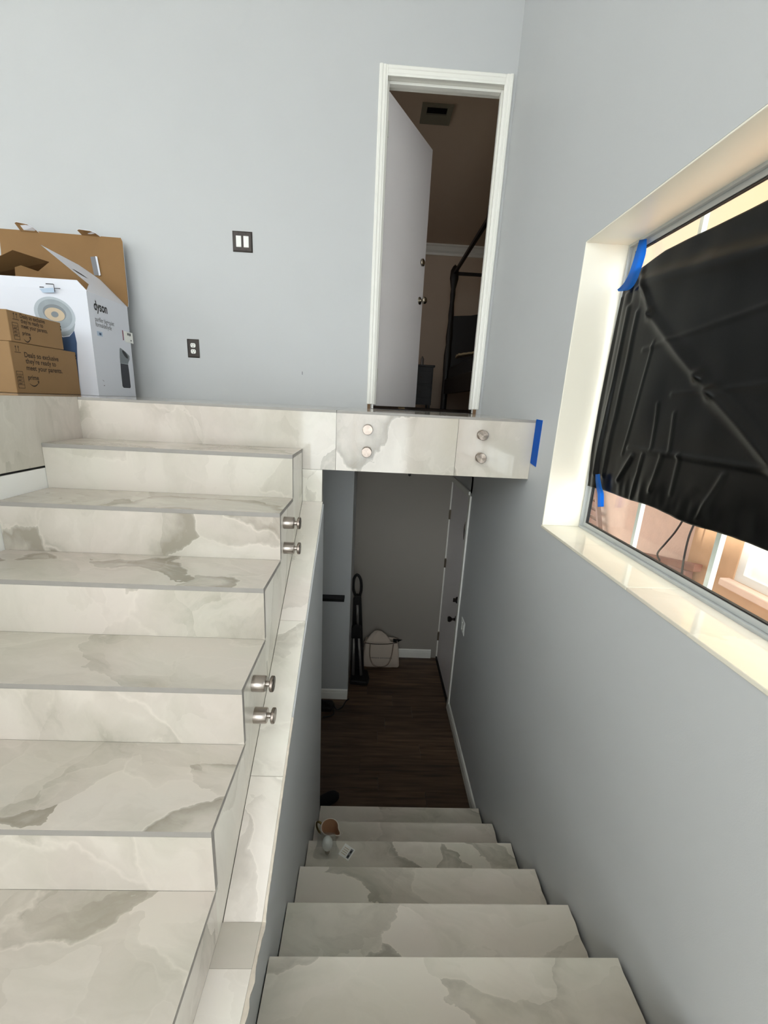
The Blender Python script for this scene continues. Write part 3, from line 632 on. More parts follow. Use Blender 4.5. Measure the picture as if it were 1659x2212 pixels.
# black plastic film taped over it
def film_edge_top(y): return 0.562 + 0.030*min(1, max(0, (-y-0.30)/0.22)) + 0.004*math.sin(y*9)
def film_edge_bot(y): return -0.262 + 0.010*(-y-0.3) + 0.008*noise.noise((y*5, 7, 0))
NY, NZ = 210, 150; Y0, Y1 = -0.30, -1.64
def seg_d(py, pz, a, b):
    ax, az = a; bx, bz = b; dx, dz = bx-ax, bz-az; t = max(0, min(1, ((py-ax)*dx+(pz-az)*dz)/(dx*dx+dz*dz))); qx, qz = ax+dx*t, az+dz*t
    return math.hypot(py-qx, pz-qz), ((py-ax)*dz-(pz-az)*dx)/math.hypot(dx, dz)
creases = [((-0.411,0.556),(-0.504,0.397),0.012,0.016), ((-0.504,0.397),(-0.80,0.168),0.014,0.018), ((-0.80,0.168),(-0.865,0.12),0.014,0.02), ((-0.865,0.12),(-1.25,-0.15),0.018,0.02),
  ((-0.53,-0.072),(-0.796,-0.070),0.006,0.008), ((-0.796,-0.07),(-2.5,-0.05),0.006,0.008), ((-0.64,0.09),(-0.66,-0.06),0.005,0.006), ((-0.73,0.06),(-0.75,-0.06),0.005,0.006), ((-0.72,-0.08),(-0.70,-0.2),0.006,0.008), ((-0.80,-0.08),(-0.80,-0.19),0.005,0.007),
  ((-0.62,-0.09),(-0.60,-0.25),0.007,0.008), ((-0.56,-0.1),(-0.50,-0.2),0.008,0.010), ((-0.98,-0.1),(-0.93,-0.24),0.006,0.008), ((-0.42,0.42),(-0.40,-0.2),0.008,0.012), ((-0.36,0.45),(-0.34,-0.2),0.010,0.012), ((-0.55,0.30),(-0.50,-0.10),0.004,0.006), ((-0.45,0.5),(-2.4,0.30),0.012,0.04), ((-0.45,0.52),(-1.3,0.42),0.010,0.03),
  ((-0.7,0.12),(-1.8,0.18),0.004,0.008), ((-0.5,0.28),(-1.3,0.36),0.004,0.008), ((-1.5,0.5),(-2.4,-0.2),0.012,0.02)]
bm = bmesh.new(); G = []
for i in range(NY+1):
    row = []; u = (i/NY)**1.2
    for j in range(NZ+1):
        v = j/NZ; y = Y0 + (Y1-Y0)*u
        bow = 0.045*math.sin(math.pi*min(1, max(0, v)))**0.8*(1-u)**30     # free left edge bows outward
        zt, zb_ = film_edge_top(y), film_edge_bot(y)
        z = zb_ + (zt-zb_)*v; yy = y + bow*0.55
        x = 0.158 + 0.008*noise.noise((y*2.2, z*2.6, 0.3)) + 0.0035*noise.noise((y*9, z*7, 2.3))
        x -= 0.006*abs(math.sin(y*60))*math.exp(-((y+0.33)/0.07)**2) * (1 if v < 0.93 else 0.3)
        for a, b, h, w in creases:
            d, sgn = seg_d(yy, z, a, b)
            x -= h*math.exp(-(d/w)**2) * (0.775+0.225*math.tanh(sgn/0.008))
        x += 0.004*noise.noise((y*30, z*14, 5))*math.exp(-((z+0.22)/0.05)**2)
        row.append(bm.verts.new((min(x, 0.168), yy, z)))
    G.append(row)
for i in range(NY):
    for j in range(NZ): bm.faces.new((G[i][j], G[i+1][j], G[i+1][j+1], G[i][j+1]))
film = finish(bm, 'plastic_film', 'film', None, True); md = film.modifiers.new('t', 'SOLIDIFY'); md.thickness = 0.0006; md.offset = 0
tag(film, 'black creased plastic sheet taped over the window', 'plastic sheet')
# tape strips
def ribbon(name, Ls, Rs, m, label):
    bm = bmesh.new(); prev = None; Ls, Rs = smoothpath(Ls, 5), smoothpath(Rs, 5)
    for l, r in zip(Ls, Rs):
        c = (bm.verts.new(l), bm.verts.new(r))
        if prev: bm.faces.new((prev[0], prev[1], c[1], c[0]))
        prev = c
    o = finish(bm, name, m, None, True); md = o.modifiers.new('t', 'SOLIDIFY'); md.thickness = 0.0004; md.offset = 0
    return tag(o, label, 'tape')
ribbon('masking_tape', [(0.1705, -0.322, 0.694), (0.158, -0.335, 0.644), (0.146, -0.340, 0.584), (0.142, -0.331, 0.555), (0.140, -0.315, 0.54), (0.138, -0.302, 0.533), (0.136, -0.291, 0.529)],
    [(0.1705, -0.370, 0.682), (0.158, -0.403, 0.622), (0.146, -0.410, 0.56), (0.142, -0.406, 0.533), (0.140, -0.393, 0.516), (0.138, -0.366, 0.509), (0.136, -0.302, 0.52)], 'blue_tape', 'blue masking tape holding the upper corner of the plastic sheet to the window frame')
ribbon('masking_tape', [(0.134, -0.384, -0.2), (0.136, -0.387, -0.22), (0.142, -0.394, -0.252), (0.15, -0.401, -0.285), (0.156, -0.408, -0.335)],
    [(0.134, -0.416, -0.193), (0.136, -0.423, -0.213), (0.142, -0.434, -0.244), (0.15, -0.444, -0.27), (0.156, -0.452, -0.323)], 'blue_tape', 'blue masking tape at the lower corner of the plastic sheet on the window')
o = prism('masking_tape', [(-0.082, 0.004), (-0.003, 0.006), (-0.003, -0.213), (-0.08, -0.222)], 'x', -0.0016, -0.0002, 'blue_tape'); tag(o, 'strip of blue masking tape on the right wall where the landing fascia ends', 'tape')

# ================================================================== outside the window
structure(box('ground_outside', 0.3, 6.0, -4.0, 6.0, -2.3, -2.2, 'soil'))['kind'] = 'structure'
structure(box('wall_neighbour', 2.0, 2.2, 1.15, 5.5, -2.2, 3.2, 'stucco_pink')); structure(box('wall_neighbour_upper', 1.985, 1.999, -0.7, 5.5, 0.6, 3.2, 'stucco_sunlit'))
structure(boxes('wall_neighbour_return', [(1.93, 2.2, 0.70, 1.15, -2.2, 0.6), (1.93, 2.2, -0.7, -0.6, -2.2, 0.6), (1.93, 2.2, -0.6, 0.70, -2.2, -1.10), (1.93, 2.2, -0.6, 0.70, 0.3, 0.6)], 'stucco_tan'))
w4 = structure(empty('window_4', (1.97, 0.05, -1.1)))
boxes('frame', [(1.94, 2.0, 0.64, 0.70, -1.1, 0.3), (1.94, 2.0, -0.6, -0.54, -1.1, 0.3), (1.94, 2.0, -0.54, 0.64, -1.1, -1.04), (1.94, 2.0, -0.54, 0.64, 0.24, 0.3)], 'white_paint', w4)
box('blind', 1.975, 1.99, -0.54, 0.64, -1.04, 0.24, 'white_paint', w4); box('sill', 1.86, 1.94, -0.65, 0.74, -1.16, -1.10, 'stucco_pink', w4, 0.01)
gr = tag(empty('window_grille', (0.32, -1.2, -0.52)), 'pale painted security bars outside the window', 'grille')
for y in (-0.443, -0.848, -1.25, -1.65, -2.05, -2.45): boxes('bar', [(0.312, 0.330, y-0.009, y+0.009, -0.505, 0.86)], 'bar_paint', gr)
for z in (-0.51, 0.86): box('grille_rail', 0.314, 0.328, -2.7, 0.06, z-0.008, z+0.008, 'bar_paint', gr)
for y in (-0.848, -2.05): box('bracket', 0.206, 0.33, y-0.018, y+0.014, -0.53, -0.518, 'bar_paint', gr)
lt = tag(empty('slatted_panel', (1.93, 2.75, -2.2)), 'rusty slatted panel leaning by the pink stucco outside', 'panel')
prism('edge_rail', [(2.42, -1.40), (2.46, -1.40), (2.76, -0.80), (2.72, -0.80)], 'x', 1.90, 1.95, 'rust', lt)
prism('edge_rail', [(3.22, -1.40), (3.26, -1.40), (3.40, -0.80), (3.36, -0.80)], 'x', 1.90, 1.95, 'rust', lt)
for k in range(6):
    z = -1.36+k*0.105; y0 = 2.45+(z+1.4)*0.5
    prism('slat', [(y0, z), (y0+0.82, z+0.03), (y0+0.85, z+0.085), (y0+0.03, z+0.06)], 'x', 1.91, 1.94, 'weathered_wood', lt)
for y in (2.6, 3.25): box('foot', 1.905, 1.945, y-0.02, y+0.02, -2.2, -1.36, 'rust', lt)
pk = tag(empty('timber_beam', (1.88, 1.35, -2.2)), 'weathered brown beam resting on a rusty bracket post outside the window', 'beam')
prism('beam', [(1.80, -1.335), (1.80, -1.275), (0.95, -1.085), (0.95, -1.15)], 'x', 1.83, 1.90, 'weathered_wood', pk, bevel=0.006)
prism('bracket', [(1.005, -1.40), (1.235, -1.40), (1.25, -1.22), (1.22, -1.195), (1.02, -1.17)], 'x', 1.82, 1.90, 'rust', pk, bevel=0.01)
box('post', 1.83, 1.89, 1.06, 1.18, -2.2, -1.395, 'rust', pk); lathe_obj('bolt', [(0.0, -0.010), (0.014, -0.008), (0.016, 0.0), (0.0, 0.001)], 'bar_paint', pk, (1.82, 1.20, -1.235), 'x', 12)
tag(tube_obj('hanging_cable', smoothpath([(1.84, 1.16, -0.3), (1.84, 1.18, -0.7), (1.84, 1.235, -0.88), (1.82, 1.30, -1.03), (1.80, 1.34, -1.14), (1.83, 1.33, -1.205)], 6), 0.008, 'cable_black'), 'black cable bending towards the beam outside the window', 'cable')
tag(tube_obj('hanging_cable', smoothpath([(1.84, 1.05, -0.3), (1.84, 1.06, -0.7), (1.82, 1.065, -0.88), (1.81, 1.05, -1.05), (1.81, 1.03, -1.22), (1.86, 1.07, -1.30)], 6), 0.008, 'cable_black'), 'black cable hanging straight down beside the grille bar outside', 'cable')

# ================================================================== glass standoffs
def make_standoff():
    root = empty('glass_standoff', (0, 0, 0))
    for nm, prof in (('barrel', [(0.0, 0.0), (0.025, 0.0), (0.025, 0.039), (0.023, 0.042), (0.0, 0.042)]), ('stud', [(0.009, 0.042), (0.009, 0.056)]), ('cap', [(0.0, 0.056), (0.0225, 0.056), (0.025, 0.058), (0.025, 0.065), (0.0235, 0.067), (0.0, 0.0675)])):
        bm = bmesh.new(); lathe(bm, prof, 40); bmesh.ops.remove_doubles(bm, verts=bm.verts[:], dist=1e-6)
        bmesh.ops.recalc_face_normals(bm, faces=bm.faces[:]); me = bpy.data.meshes.new(nm); bm.to_mesh(me); bm.free()
        for p in me.polygons: p.use_smooth = True
        me.set_sharp_from_angle(angle=math.radians(35))
        o = bpy.data.objects.new(nm, me); COL.objects.link(o); me.materials.append(MATS['brushed_steel' if nm == 'cap' else 'steel']); o.parent = root
    return root
proto = make_standoff(); first = True
def place_standoff(loc, rot, label, group, length=1.0):
    global first
    if first: r = proto; first = False
    else:
        r = proto.copy(); COL.objects.link(r)
        for ch in proto.children:
            c = ch.copy(); COL.objects.link(c); c.parent = r
    r.location = loc; r.rotation_euler = rot; r.scale = (1, 1, length); tag(r, label, 'standoff', group)
gA, gB = 'steel standoffs on the landing fascia', 'steel standoffs on the open side of the stairs'
rf = (math.radians(90), 0, 0); rs = (0, math.radians(90), 0)
place_standoff((-0.838, 0.0, -0.085), rf, 'upper round steel standoff on the landing fascia below the door hinge side', gA, 0.6)
place_standoff((-0.839, 0.0, -0.195), rf, 'lower round steel standoff on the landing fascia below the door hinge side', gA, 0.6)
place_standoff((-0.266, 0.0, -0.084), rf, 'upper round steel standoff on the landing fascia near the blue tape', gA, 0.6)
place_standoff((-0.263, 0.0, -0.197), rf, 'lower round steel standoff on the landing fascia near the blue tape', gA, 0.6)
place_standoff((A_-0.001, -0.445, -0.451), rs, 'upper steel standoff on the stair side close under the landing', gB)
place_standoff((A_-0.001, -0.448, -0.560), rs, 'lower steel standoff on the stair side close under the landing', gB)
place_standoff((A_-0.001, -0.938, -0.843), rs, 'upper steel standoff on the stair side halfway down the flight', gB)
place_standoff((A_-0.001, -0.932, -0.970), rs, 'lower steel standoff on the stair side halfway down the flight', gB)

# ================================================================== cartons on the platform
bx = tag(empty('appliance_box', (-2.9, 0.78, 0)), 'open white air purifier carton with raised brown lid by the back wall', 'box')
X0, X1, F0, F1, H = -3.30, -2.50, 0.58, 0.985, 0.585
boxes('shell', [(X0, X1, F0, F0+0.006, 0.001, H), (X0, X0+0.006, F0+0.006, F1-0.006, 0.001, H), (X0+0.006, X1-0.006, F0+0.006, F1-0.006, 0.001, 0.007), (X1-0.006, X1, F0+0.006, F1-0.006, 0.001, H), (X0, X1, F1-0.006, F1, 0.001, H)], ['carton_white', 'kraft_in'], bx)
inner = lambda f: 1 if (f.calc_center_median().x > X0+0.005 and f.calc_center_median().x < X1-0.005 and f.calc_center_median().y > F0+0.005 and f.calc_center_median().y < F1-0.005) else 0
me = bx.children[0].data
for p in me.polygons:
    c = p.center
    if (abs(c.y-(F0+0.006)) < 1e-4 and p.normal.y > 0.5) or (abs(c.y-(F1-0.006)) < 1e-4 and p.normal.y < -0.5) or (abs(c.x-(X1-0.006)) < 1e-4 and p.normal.x < -0.5) or (abs(c.x-(X0+0.006)) < 1e-4 and p.normal.x > 0.5): p.material_index = 1
def panel(name, pts, th, m_out, m_in, parent):   # flat carton panel from 3D outline, two-sided colours
    P_ = [Vector(p) for p in pts]; n = (P_[1]-P_[0]).cross(P_[2]-P_[0]).normalized(); bm = bmesh.new()
    Aa = [bm.verts.new(p) for p in P_]; Bb = [bm.verts.new(p-n*th) for p in P_]
    f1 = bm.faces.new(Aa); f2 = bm.faces.new(Bb[::-1]); f2.material_index = 1
    for k in range(len(P_)):
        f = bm.faces.new((Aa[k], Bb[k], Bb[(k+1)%len(P_)], Aa[(k+1)%len(P_)])); f.material_index = 1
    me = bpy.data.meshes.new(name); bm.to_mesh(me); bm.free(); return link(name, me, [m_out, m_in], parent)
# lip standing up along the front
panel('front_lip', [(X0, F0+0.002, H), (X1+0.006, F0+0.002, H-0.003), (-2.553, F0+0.012, 0.640), (X0, F0+0.012, 0.643)], 0.003, 'carton_white', 'kraft_in', bx)
# lid hinged on the back edge, standing up
lid = panel('lid', [(X0, F1+0.008, H), (X1+0.002, F1+0.008, H), (X1+0.003, F1+0.016, 0.62), (-2.512, F1+0.045, 0.985), (-2.522, F1+0.047, 1.006), (X0, F1+0.05, 1.016)], 0.004, 'kraft_in', 'carton_white', bx)
for xa, xb, rise in ((-3.165, -3.04, 0.034), (-2.775, -2.648, 0.016)):
    yk = F1+0.047
    panel('locking_tab', [(xa+0.006, yk, 1.006), (xb-0.004, yk, 1.004), (xb-0.018, yk-0.030, 1.008+rise*0.4), (xb-0.045, yk-0.036, 1.010+rise*0.8), (xa+0.012, yk-0.036, 1.012+rise), (xa-0.004, yk-0.030, 1.008+rise)], 0.003, 'kraft_in', 'carton_white', lid)
pl_lid = ((0, F1+0.03, 0), (1, 0, 0), (0, 0, 1), (0, -1, 0))
lp = panel('handle_slot', [(-2.722, F1+0.030, 0.878), (-2.690, F1+0.031, 0.882), (-2.672, F1+0.022, 0.768), (-2.706, F1+0.021, 0.768)], 0.001, 'print_grey', 'print_grey', lid)
panel('handle_slot_edge', [(-2.690, F1+0.030, 0.884), (-2.678, F1+0.030, 0.882), (-2.662, F1+0.019, 0.770), (-2.673, F1+0.019, 0.766)], 0.001, 'carton_white', 'carton_white', lid)
# right side flap folded inwards and up
fu, fv = Vector((0, 1, 0)), Vector((-1, 0, 1)).normalized(); fn = Vector((1, 0, 1)).normalized(); Q0 = Vector((X1, F0, H))
fl_ = panel('side_flap', [Q0+fu*u+fv*w for u, w in ((0.0, 0.0), (0.404, 0.0), (0.404, 0.05), (0.395, 0.215), (0.275, 0.284), (0.0, 0.313), (0.128, 0.087))], 0.003, 'carton_white', 'kraft_in', bx)
flat('hand_slot', [[(0.105, 0.190), (0.125, 0.190), (0.165, 0.178), (0.208, 0.153), (0.165, 0.160), (0.125, 0.176)]], (Q0, fu, fv, fn), 0.0015, 'print_dark', fl_)
# inner flaps seen through the opening
panel('left_flap', [(X0+0.006, F1-0.01, H), (X0+0.006, F0+0.01, H), (X0+0.34, F0+0.10, 0.80), (X0+0.40, F0+0.30, 0.80)], 0.003, 'kraft_in', 'kraft_in', bx)
panel('inner_flap', [(-3.02, F0+0.15, 0.50), (-2.72, F0+0.25, 0.50), (-2.80, F0+0.25, 0.69), (-2.97, F0+0.16, 0.735), (-3.0, F0+0.15, 0.72)], 0.003, 'kraft_in', 'kraft_in', bx)
panel('inner_flap', [(-2.86, F0+0.36, 0.5), (-2.66, F0+0.28, 0.5), (-2.70, F0+0.28, 0.64), (-2.85, F0+0.36, 0.72)], 0.003, 'kraft_in', 'kraft_in', bx)
# print on the front: product picture
pf = ((0, F0, 0), (1, 0, 0), (0, 0, 1), (0, -1, 0)); ds = 0.0004
flat('printed_picture', [[(-2.668, 0.42), (-2.584, 0.445), (-2.588, 0.40), (-2.600, 0.362), (-2.63, 0.338), (-2.665, 0.33), (-2.70, 0.345)]], pf, ds, 'print_silver', bx)
flat('printed_picture', [[(-2.70, 0.335), (-2.668, 0.325), (-2.63, 0.332), (-2.598, 0.365), (-2.592, 0.30), (-2.602, 0.20), (-2.61, 0.05), (-2.74, 0.05), (-2.72, 0.2)]], pf, ds*0.8, 'print_blue', bx)
flat('printed_picture', [ell(-2.697, 0.448, 0.117, 0.092, -0.25)], pf, ds*1.5, 'print_silver_light', bx)
flat('printed_picture', [ell(-2.695, 0.450, 0.098, 0.077, -0.25)], pf, ds*2, 'print_silver', bx)
flat('printed_picture', [ell(-2.697, 0.4555, 0.066, 0.046, -0.12)], pf, ds*2.5, 'print_steel', bx)
flat('printed_picture', [ell(-2.697, 0.4475, 0.057, 0.036, -0.12)], pf, ds*3, 'print_cream', bx)
flat('printed_picture', [ell(-2.696, 0.448, 0.021, 0.016)], pf, ds*3.5, 'print_steel', bx)
flat('locking_slot', [rect(-2.752, -2.727, 0.584, 0.589), rect(-2.715, -2.672, 0.603, 0.608), rect(-2.672, -2.668, 0.566, 0.606), rect(-2.668, -2.636, 0.583, 0.587)], pf, 0.013, 'print_black', bx)
flat('torn_corner', [[(-2.755, 0.578), (-2.675, 0.588), (-2.672, 0.562), (-2.738, 0.558)]], pf, 0.0125, 'print_pale_blue', bx)
# print on the right side
ps = ((X1, 0, 0), (0, 1, 0), (0, 0, 1), (1, 0, 0))
lettering('dyson', ps, 0.632, 0.497, 0.126, 'print_black', bx, bold=0.03, height=0.072)
lettering('purifier big+quiet', ps, 0.630, 0.434, 0.184, 'print_grey', bx, bold=0.008, height=0.036)
lettering('formaldehyde', ps, 0.628, 0.404, 0.155, 'print_grey', bx, bold=0.008, height=0.036)
flat('printed_badge', [rect(0.633, 0.684, 0.352, 0.378)], ps, ds, 'print_pale_blue', bx)
flat('printed_badge_mark', [rect(0.652, 0.672, 0.358, 0.371)], ps, ds*2, 'print_blue', bx)
lb = panel('shipping_label', [(X1+0.001, 0.915, 0.421), (X1+0.001, 0.918, 0.356), (X1+0.007, 1.006, 0.353), (X1+0.006, 1.006, 0.422)], 0.0006, 'white_plastic', 'white_plastic', bx)
for q in ((0.945, 0.957, 0.399, 0.414), (0.966, 0.980, 0.398, 0.414), (0.975, 0.985, 0.366, 0.374)): flat('label_mark', [rect(*q)], ps, 0.0068, 'print_black', lb)
flat('label_stripe', [rect(0.897, 0.907, 0.362, 0.424)], ps, ds, 'print_red', bx)
flat('printed_product', [[(0.836, 0.212), (0.838, 0.25), (0.846, 0.300), (0.853, 0.310), (0.875, 0.303), (0.915, 0.288), (0.952, 0.268), (0.950, 0.245), (0.932, 0.225), (0.927, 0.213)]], ps, ds, 'print_steel', bx)
flat('printed_product', [ell(0.902, 0.273, 0.036, 0.014, -0.62)], ps, ds*2, 'print_black', bx)
flat('printed_product', [[(0.838, 0.211), (0.926, 0.211), (0.930, 0.15), (0.930, 0.065), (0.922, 0.056), (0.845, 0.056), (0.834, 0.066), (0.834, 0.15)]], ps, ds, 'print_navy', bx)
flat('printed_mark', [stroke([(0.633, 0.096), (0.645, 0.087)], 0.003)[0]], ps, ds, 'print_grey', bx); flat('printed_mark', [rect(0.638, 0.648, 0.060, 0.065)], ps, ds, 'print_grey', bx)

def delivery_box(cx, y0, y1, w, z0, z1, label, prime_dark, lines, pr_, icons, arrows):
    b = tag(empty('cardboard_box', (cx-w/2, (y0+y1)/2, z0)), label, 'box', 'brown delivery cartons on the platform')
    body = box('carton', cx-w, cx, y0, y1, z0+0.001, z1-0.001, 'kraft', b, 0.003)
    p = ((cx, 0, 0), (0, 1, 0), (0, 0, 1), (1, 0, 0))
    for body_t, (u, v, wd) in zip(("Deals so exclusive", "they're ready to", "meet your parents."), lines): lettering(body_t, p, u, v, wd, 'print_dark', b, bold=0.016, height=(0.0345 if prime_dark else 0.028))
    u, v, wd = pr_; lettering('prime', p, u, v, wd, 'print_dark', b, bold=0.02, height=0.034 if prime_dark else 0.026)
    sm = [(u+wd*0.06+wd*0.9*t, v-0.012-0.020*math.sin(math.pi*(0.12+0.88*t))) for t in [k/12 for k in range(13)]]
    flat('smile_mark', stroke(sm, [0.001+0.005*math.sin(math.pi*k/12) for k in range(13)]) + [[(sm[-1][0]-0.010, sm[-1][1]+0.006), (sm[-1][0]+0.003, sm[-1][1]+0.008), (sm[-1][0]-0.001, sm[-1][1]-0.008)]], p, ds, 'print_dark', b)
    u0, u1, v0, v1 = icons; hgt = v1-v0; lw = 0.0022
    pol = [rect(u0, u1, v0, v0+lw), rect(u0, u1, v1-lw, v1), rect(u0, u0+lw, v0, v1), rect(u1-lw, u1, v0, v1)]
    for k in range(1, 5): pol.append(rect(u0, u1, v0+hgt*k/5, v0+hgt*k/5+lw))
    for k, wd_ in ((1, 0.7), (2, 0.6), (3, 0.8)): 
        vv = v0+hgt*(k+0.25)/5; pol += [rect(u0+0.006, u0+0.006+(u1-u0-0.012)*wd_, vv, vv+0.003), rect(u0+0.006, u1-0.006, vv+0.005, vv+0.007)]
    flat('handling_icons', pol, p, ds, 'print_dark', b)
    ua, va, ha = arrows
    pol = [rect(ua-0.004, ua+0.034, va, va+0.0028)]
    for q in (ua+0.006, ua+0.022): pol += [rect(q-0.0012, q+0.0012, va+0.006, va+ha-0.006), [(q-0.0045, va+ha-0.009), (q+0.0045, va+ha-0.009), (q, va+ha)]]
    flat('up_arrows', pol, p, ds, 'print_dark', b)
    flat('edge_marks', [rect(y1-0.006, y1, z1-0.026, z1-0.018), rect(y1-0.006, y1, z1-0.042, z1-0.032)], p, ds, 'print_dark', b)
    box('packing_tape', cx-w/2-0.025, cx-w/2+0.025, y0+0.001, y1-0.001, z1-0.0009, z1-0.0004, 'kraft_in', b)
    return b
delivery_box(-2.605, 0.113, 0.575, 0.55, 0.0, 0.246, 'larger brown delivery carton standing on the platform tiles', 1, [(0.194, 0.180, 0.233), (0.196, 0.150, 0.206), (0.194, 0.117, 0.250)], (0.194, 0.070, 0.070), (0.126, 0.166, 0.025, 0.108), (0.141, 0.197, 0.034))
delivery_box(-2.604, 0.128, 0.482, 0.50, 0.246, 0.392, 'smaller brown delivery carton stacked on the larger one', 0, [(0.204, 0.366, 0.160), (0.204, 0.343, 0.144), (0.203, 0.319, 0.172)], (0.203, 0.287, 0.050), (0.149, 0.184, 0.258, 0.338), (0.161, 0.352, 0.033))

# ================================================================== things on the lower steps
jug = tag(empty('ceramic_jug', (-0.955, -0.352, -2.303)), 'cream milk jug with gold handle standing on a lower step', 'jug')
bm = bmesh.new(); SEG = 40
def jug_r(a, h, inside):
    base = 0.034 + 0.013*math.sin(min(1, h/0.10)*math.pi*0.55) + 0.003*(h/0.1)
    sp = math.exp(-((math.atan2(math.sin(a+0.62), math.cos(a+0.62)))/0.27)**2) * 0.026 * max(0, (h-0.045)/0.055)
    return base + sp - (0.0055 if inside else 0)
rings = []
hs = [0.0, 0.004, 0.02, 0.04, 0.06, 0.08, 0.095, 0.10]
for h in hs: rings.append([bm.verts.new((-0.955+(jug_r(2*math.pi*s/SEG, h, False)-(0.004 if h == 0 else 0))*math.cos(2*math.pi*s/SEG), -0.352+(jug_r(2*math.pi*s/SEG, h, False)-(0.004 if h == 0 else 0))*math.sin(2*math.pi*s/SEG), -2.303+0.0005+h)) for s in range(SEG)])
for h in reversed(hs[1:]): rings.append([bm.verts.new((-0.955+jug_r(2*math.pi*s/SEG, h, True)*math.cos(2*math.pi*s/SEG), -0.352+jug_r(2*math.pi*s/SEG, h, True)*math.sin(2*math.pi*s/SEG), -2.303+0.0005+h)) for s in range(SEG)])
for k in range(len(rings)-1):
    for s in range(SEG):
        f = bm.faces.new((rings[k][s], rings[k][(s+1)%SEG], rings[k+1][(s+1)%SEG], rings[k+1][s])); f.material_index = 1 if k >= len(hs) else 0
bm.faces.new(rings[0][::-1]); f = bm.faces.new(rings[-1]); f.material_index = 1
me = bpy.data.meshes.new('body'); bm.to_mesh(me); bm.free(); link('body', me, ['ceramic', 'ceramic_inside'], jug, True)
ha = math.radians(155); hc, hs_ = math.cos(ha), math.sin(ha)
tube_obj('handle', smoothpath([(-0.955+hc*r, -0.352+hs_*r, -2.303+z) for r, z in ((0.046, 0.085), (0.062, 0.096), (0.080, 0.088), (0.083, 0.06), (0.070, 0.03), (0.043, 0.018))], 6), 0.0055, 'brass', jug)
pk_ = tag(empty('bulb_pack', (-0.952, -0.56, -2.108)), 'clear plastic pack with a white light bulb on the step in front of the jug', 'package')
bm = bmesh.new(); n1 = 12; n2 = 8
def wob(p): return Vector((p[0]+0.006*noise.noise((p[0]*30, p[1]*30, p[2]*30)), p[1]+0.006*noise.noise((p[0]*30+7, p[1]*30, p[2]*30)), p[2]))
prof = [(0.062, 0.030, 0.001), (0.056, 0.028, 0.012), (0.048, 0.030, 0.035), (0.045, 0.030, 0.07), (0.042, 0.026, 0.10), (0.040, 0.008, 0.118)]
rings = [[bm.verts.new(wob((-0.952+rx*math.copysign(abs(math.cos(a))**0.5, math.cos(a)), -0.555+ry*math.copysign(abs(math.sin(a))**0.5, math.sin(a)), -2.108+h))) for a in [2*math.pi*s/24 for s in range(24)]] for rx, ry, h in prof]
for k in range(len(rings)-1):
    for s in range(24): bm.faces.new((rings[k][s], rings[k][(s+1)%24], rings[k+1][(s+1)%24], rings[k+1][s]))
bm.faces.new(rings[-1]); finish(bm, 'clamshell', 'clear_plastic', pk_, True)
lathe_obj('bulb_globe', [(0.012, 0.028), (0.018, 0.036), (0.024, 0.05), (0.0255, 0.064), (0.023, 0.08), (0.016, 0.093), (0.008, 0.099), (0.0, 0.100)], 'white_plastic', pk_, (-0.948, -0.555, -2.107), 'z', 28)
lathe_obj('bulb_base', [(0.0, 0.001), (0.006, 0.002), (0.012, 0.008), (0.0125, 0.0275), (0.0, 0.0275)], 'knob_metal', pk_, (-0.948, -0.555, -2.107), 'z', 20)
cd = tag(empty('paper_tag', (-0.852, -0.548, -2.108)), 'small printed white card lying on the step beside the bulb pack', 'card')
ca = math.radians(-32); pc = ((-0.852, -0.548, -2.1078), (math.cos(ca), math.sin(ca), 0), (-math.sin(ca), math.cos(ca), 0), (0, 0, 1))
pbox('card', *pc, -0.030, 0.030, -0.030, 0.030, 0.0, 0.001, 'white_plastic', cd)
flat('printed_block', [rect(0.011, 0.024, -0.024, 0.024)], pc, 0.0014, 'print_grey', cd); flat('printed_block', [rect(0.014, 0.022, -0.02, -0.008), rect(0.014, 0.022, 0.004, 0.016)], pc, 0.0018, 'print_black', cd); flat('printed_lines', [rect(-0.022, 0.004, v, v+0.003) for v in (-0.018, -0.008, 0.002, 0.012)], pc, 0.0014, 'print_cream', cd)

# ================================================================== things in the lower hall
# dark slipper at the foot of the steps
bm = bmesh.new(); SEG = 16; rings = []
for t in [k/14 for k in range(15)]:
    c = Vector((-1.14, 0.10, 0)).lerp(Vector((-0.945, 0.25, 0)), t); d = Vector((0.195, 0.15, 0)).normalized(); nn = Vector((-d.y, d.x, 0))
    e = math.sqrt(max(0.02, 1-abs(2*t-1)**3.5)); w = (0.040+0.010*t)*e; h = (0.075 if t < 0.35 else 0.075-0.03*(t-0.35)/0.65)*(0.35+0.65*e)
    rings.append([bm.verts.new((c.x+nn.x*w*math.cos(2*math.pi*s/SEG), c.y+nn.y*w*math.cos(2*math.pi*s/SEG), ZF+0.0008+h*max(0.0, 0.42+0.58*math.sin(2*math.pi*s/SEG)))) for s in range(SEG)])
for k in range(14):
    for s in range(SEG): bm.faces.new((rings[k][s], rings[k][(s+1)%SEG], rings[k+1][(s+1)%SEG], rings[k+1][s]))
bm.faces.new(rings[0][::-1]); bm.faces.new(rings[-1]); tag(finish(bm, 'slipper', 'dark_fabric', None, True), 'black slipper on the wood floor at the foot of the steps', 'slipper')
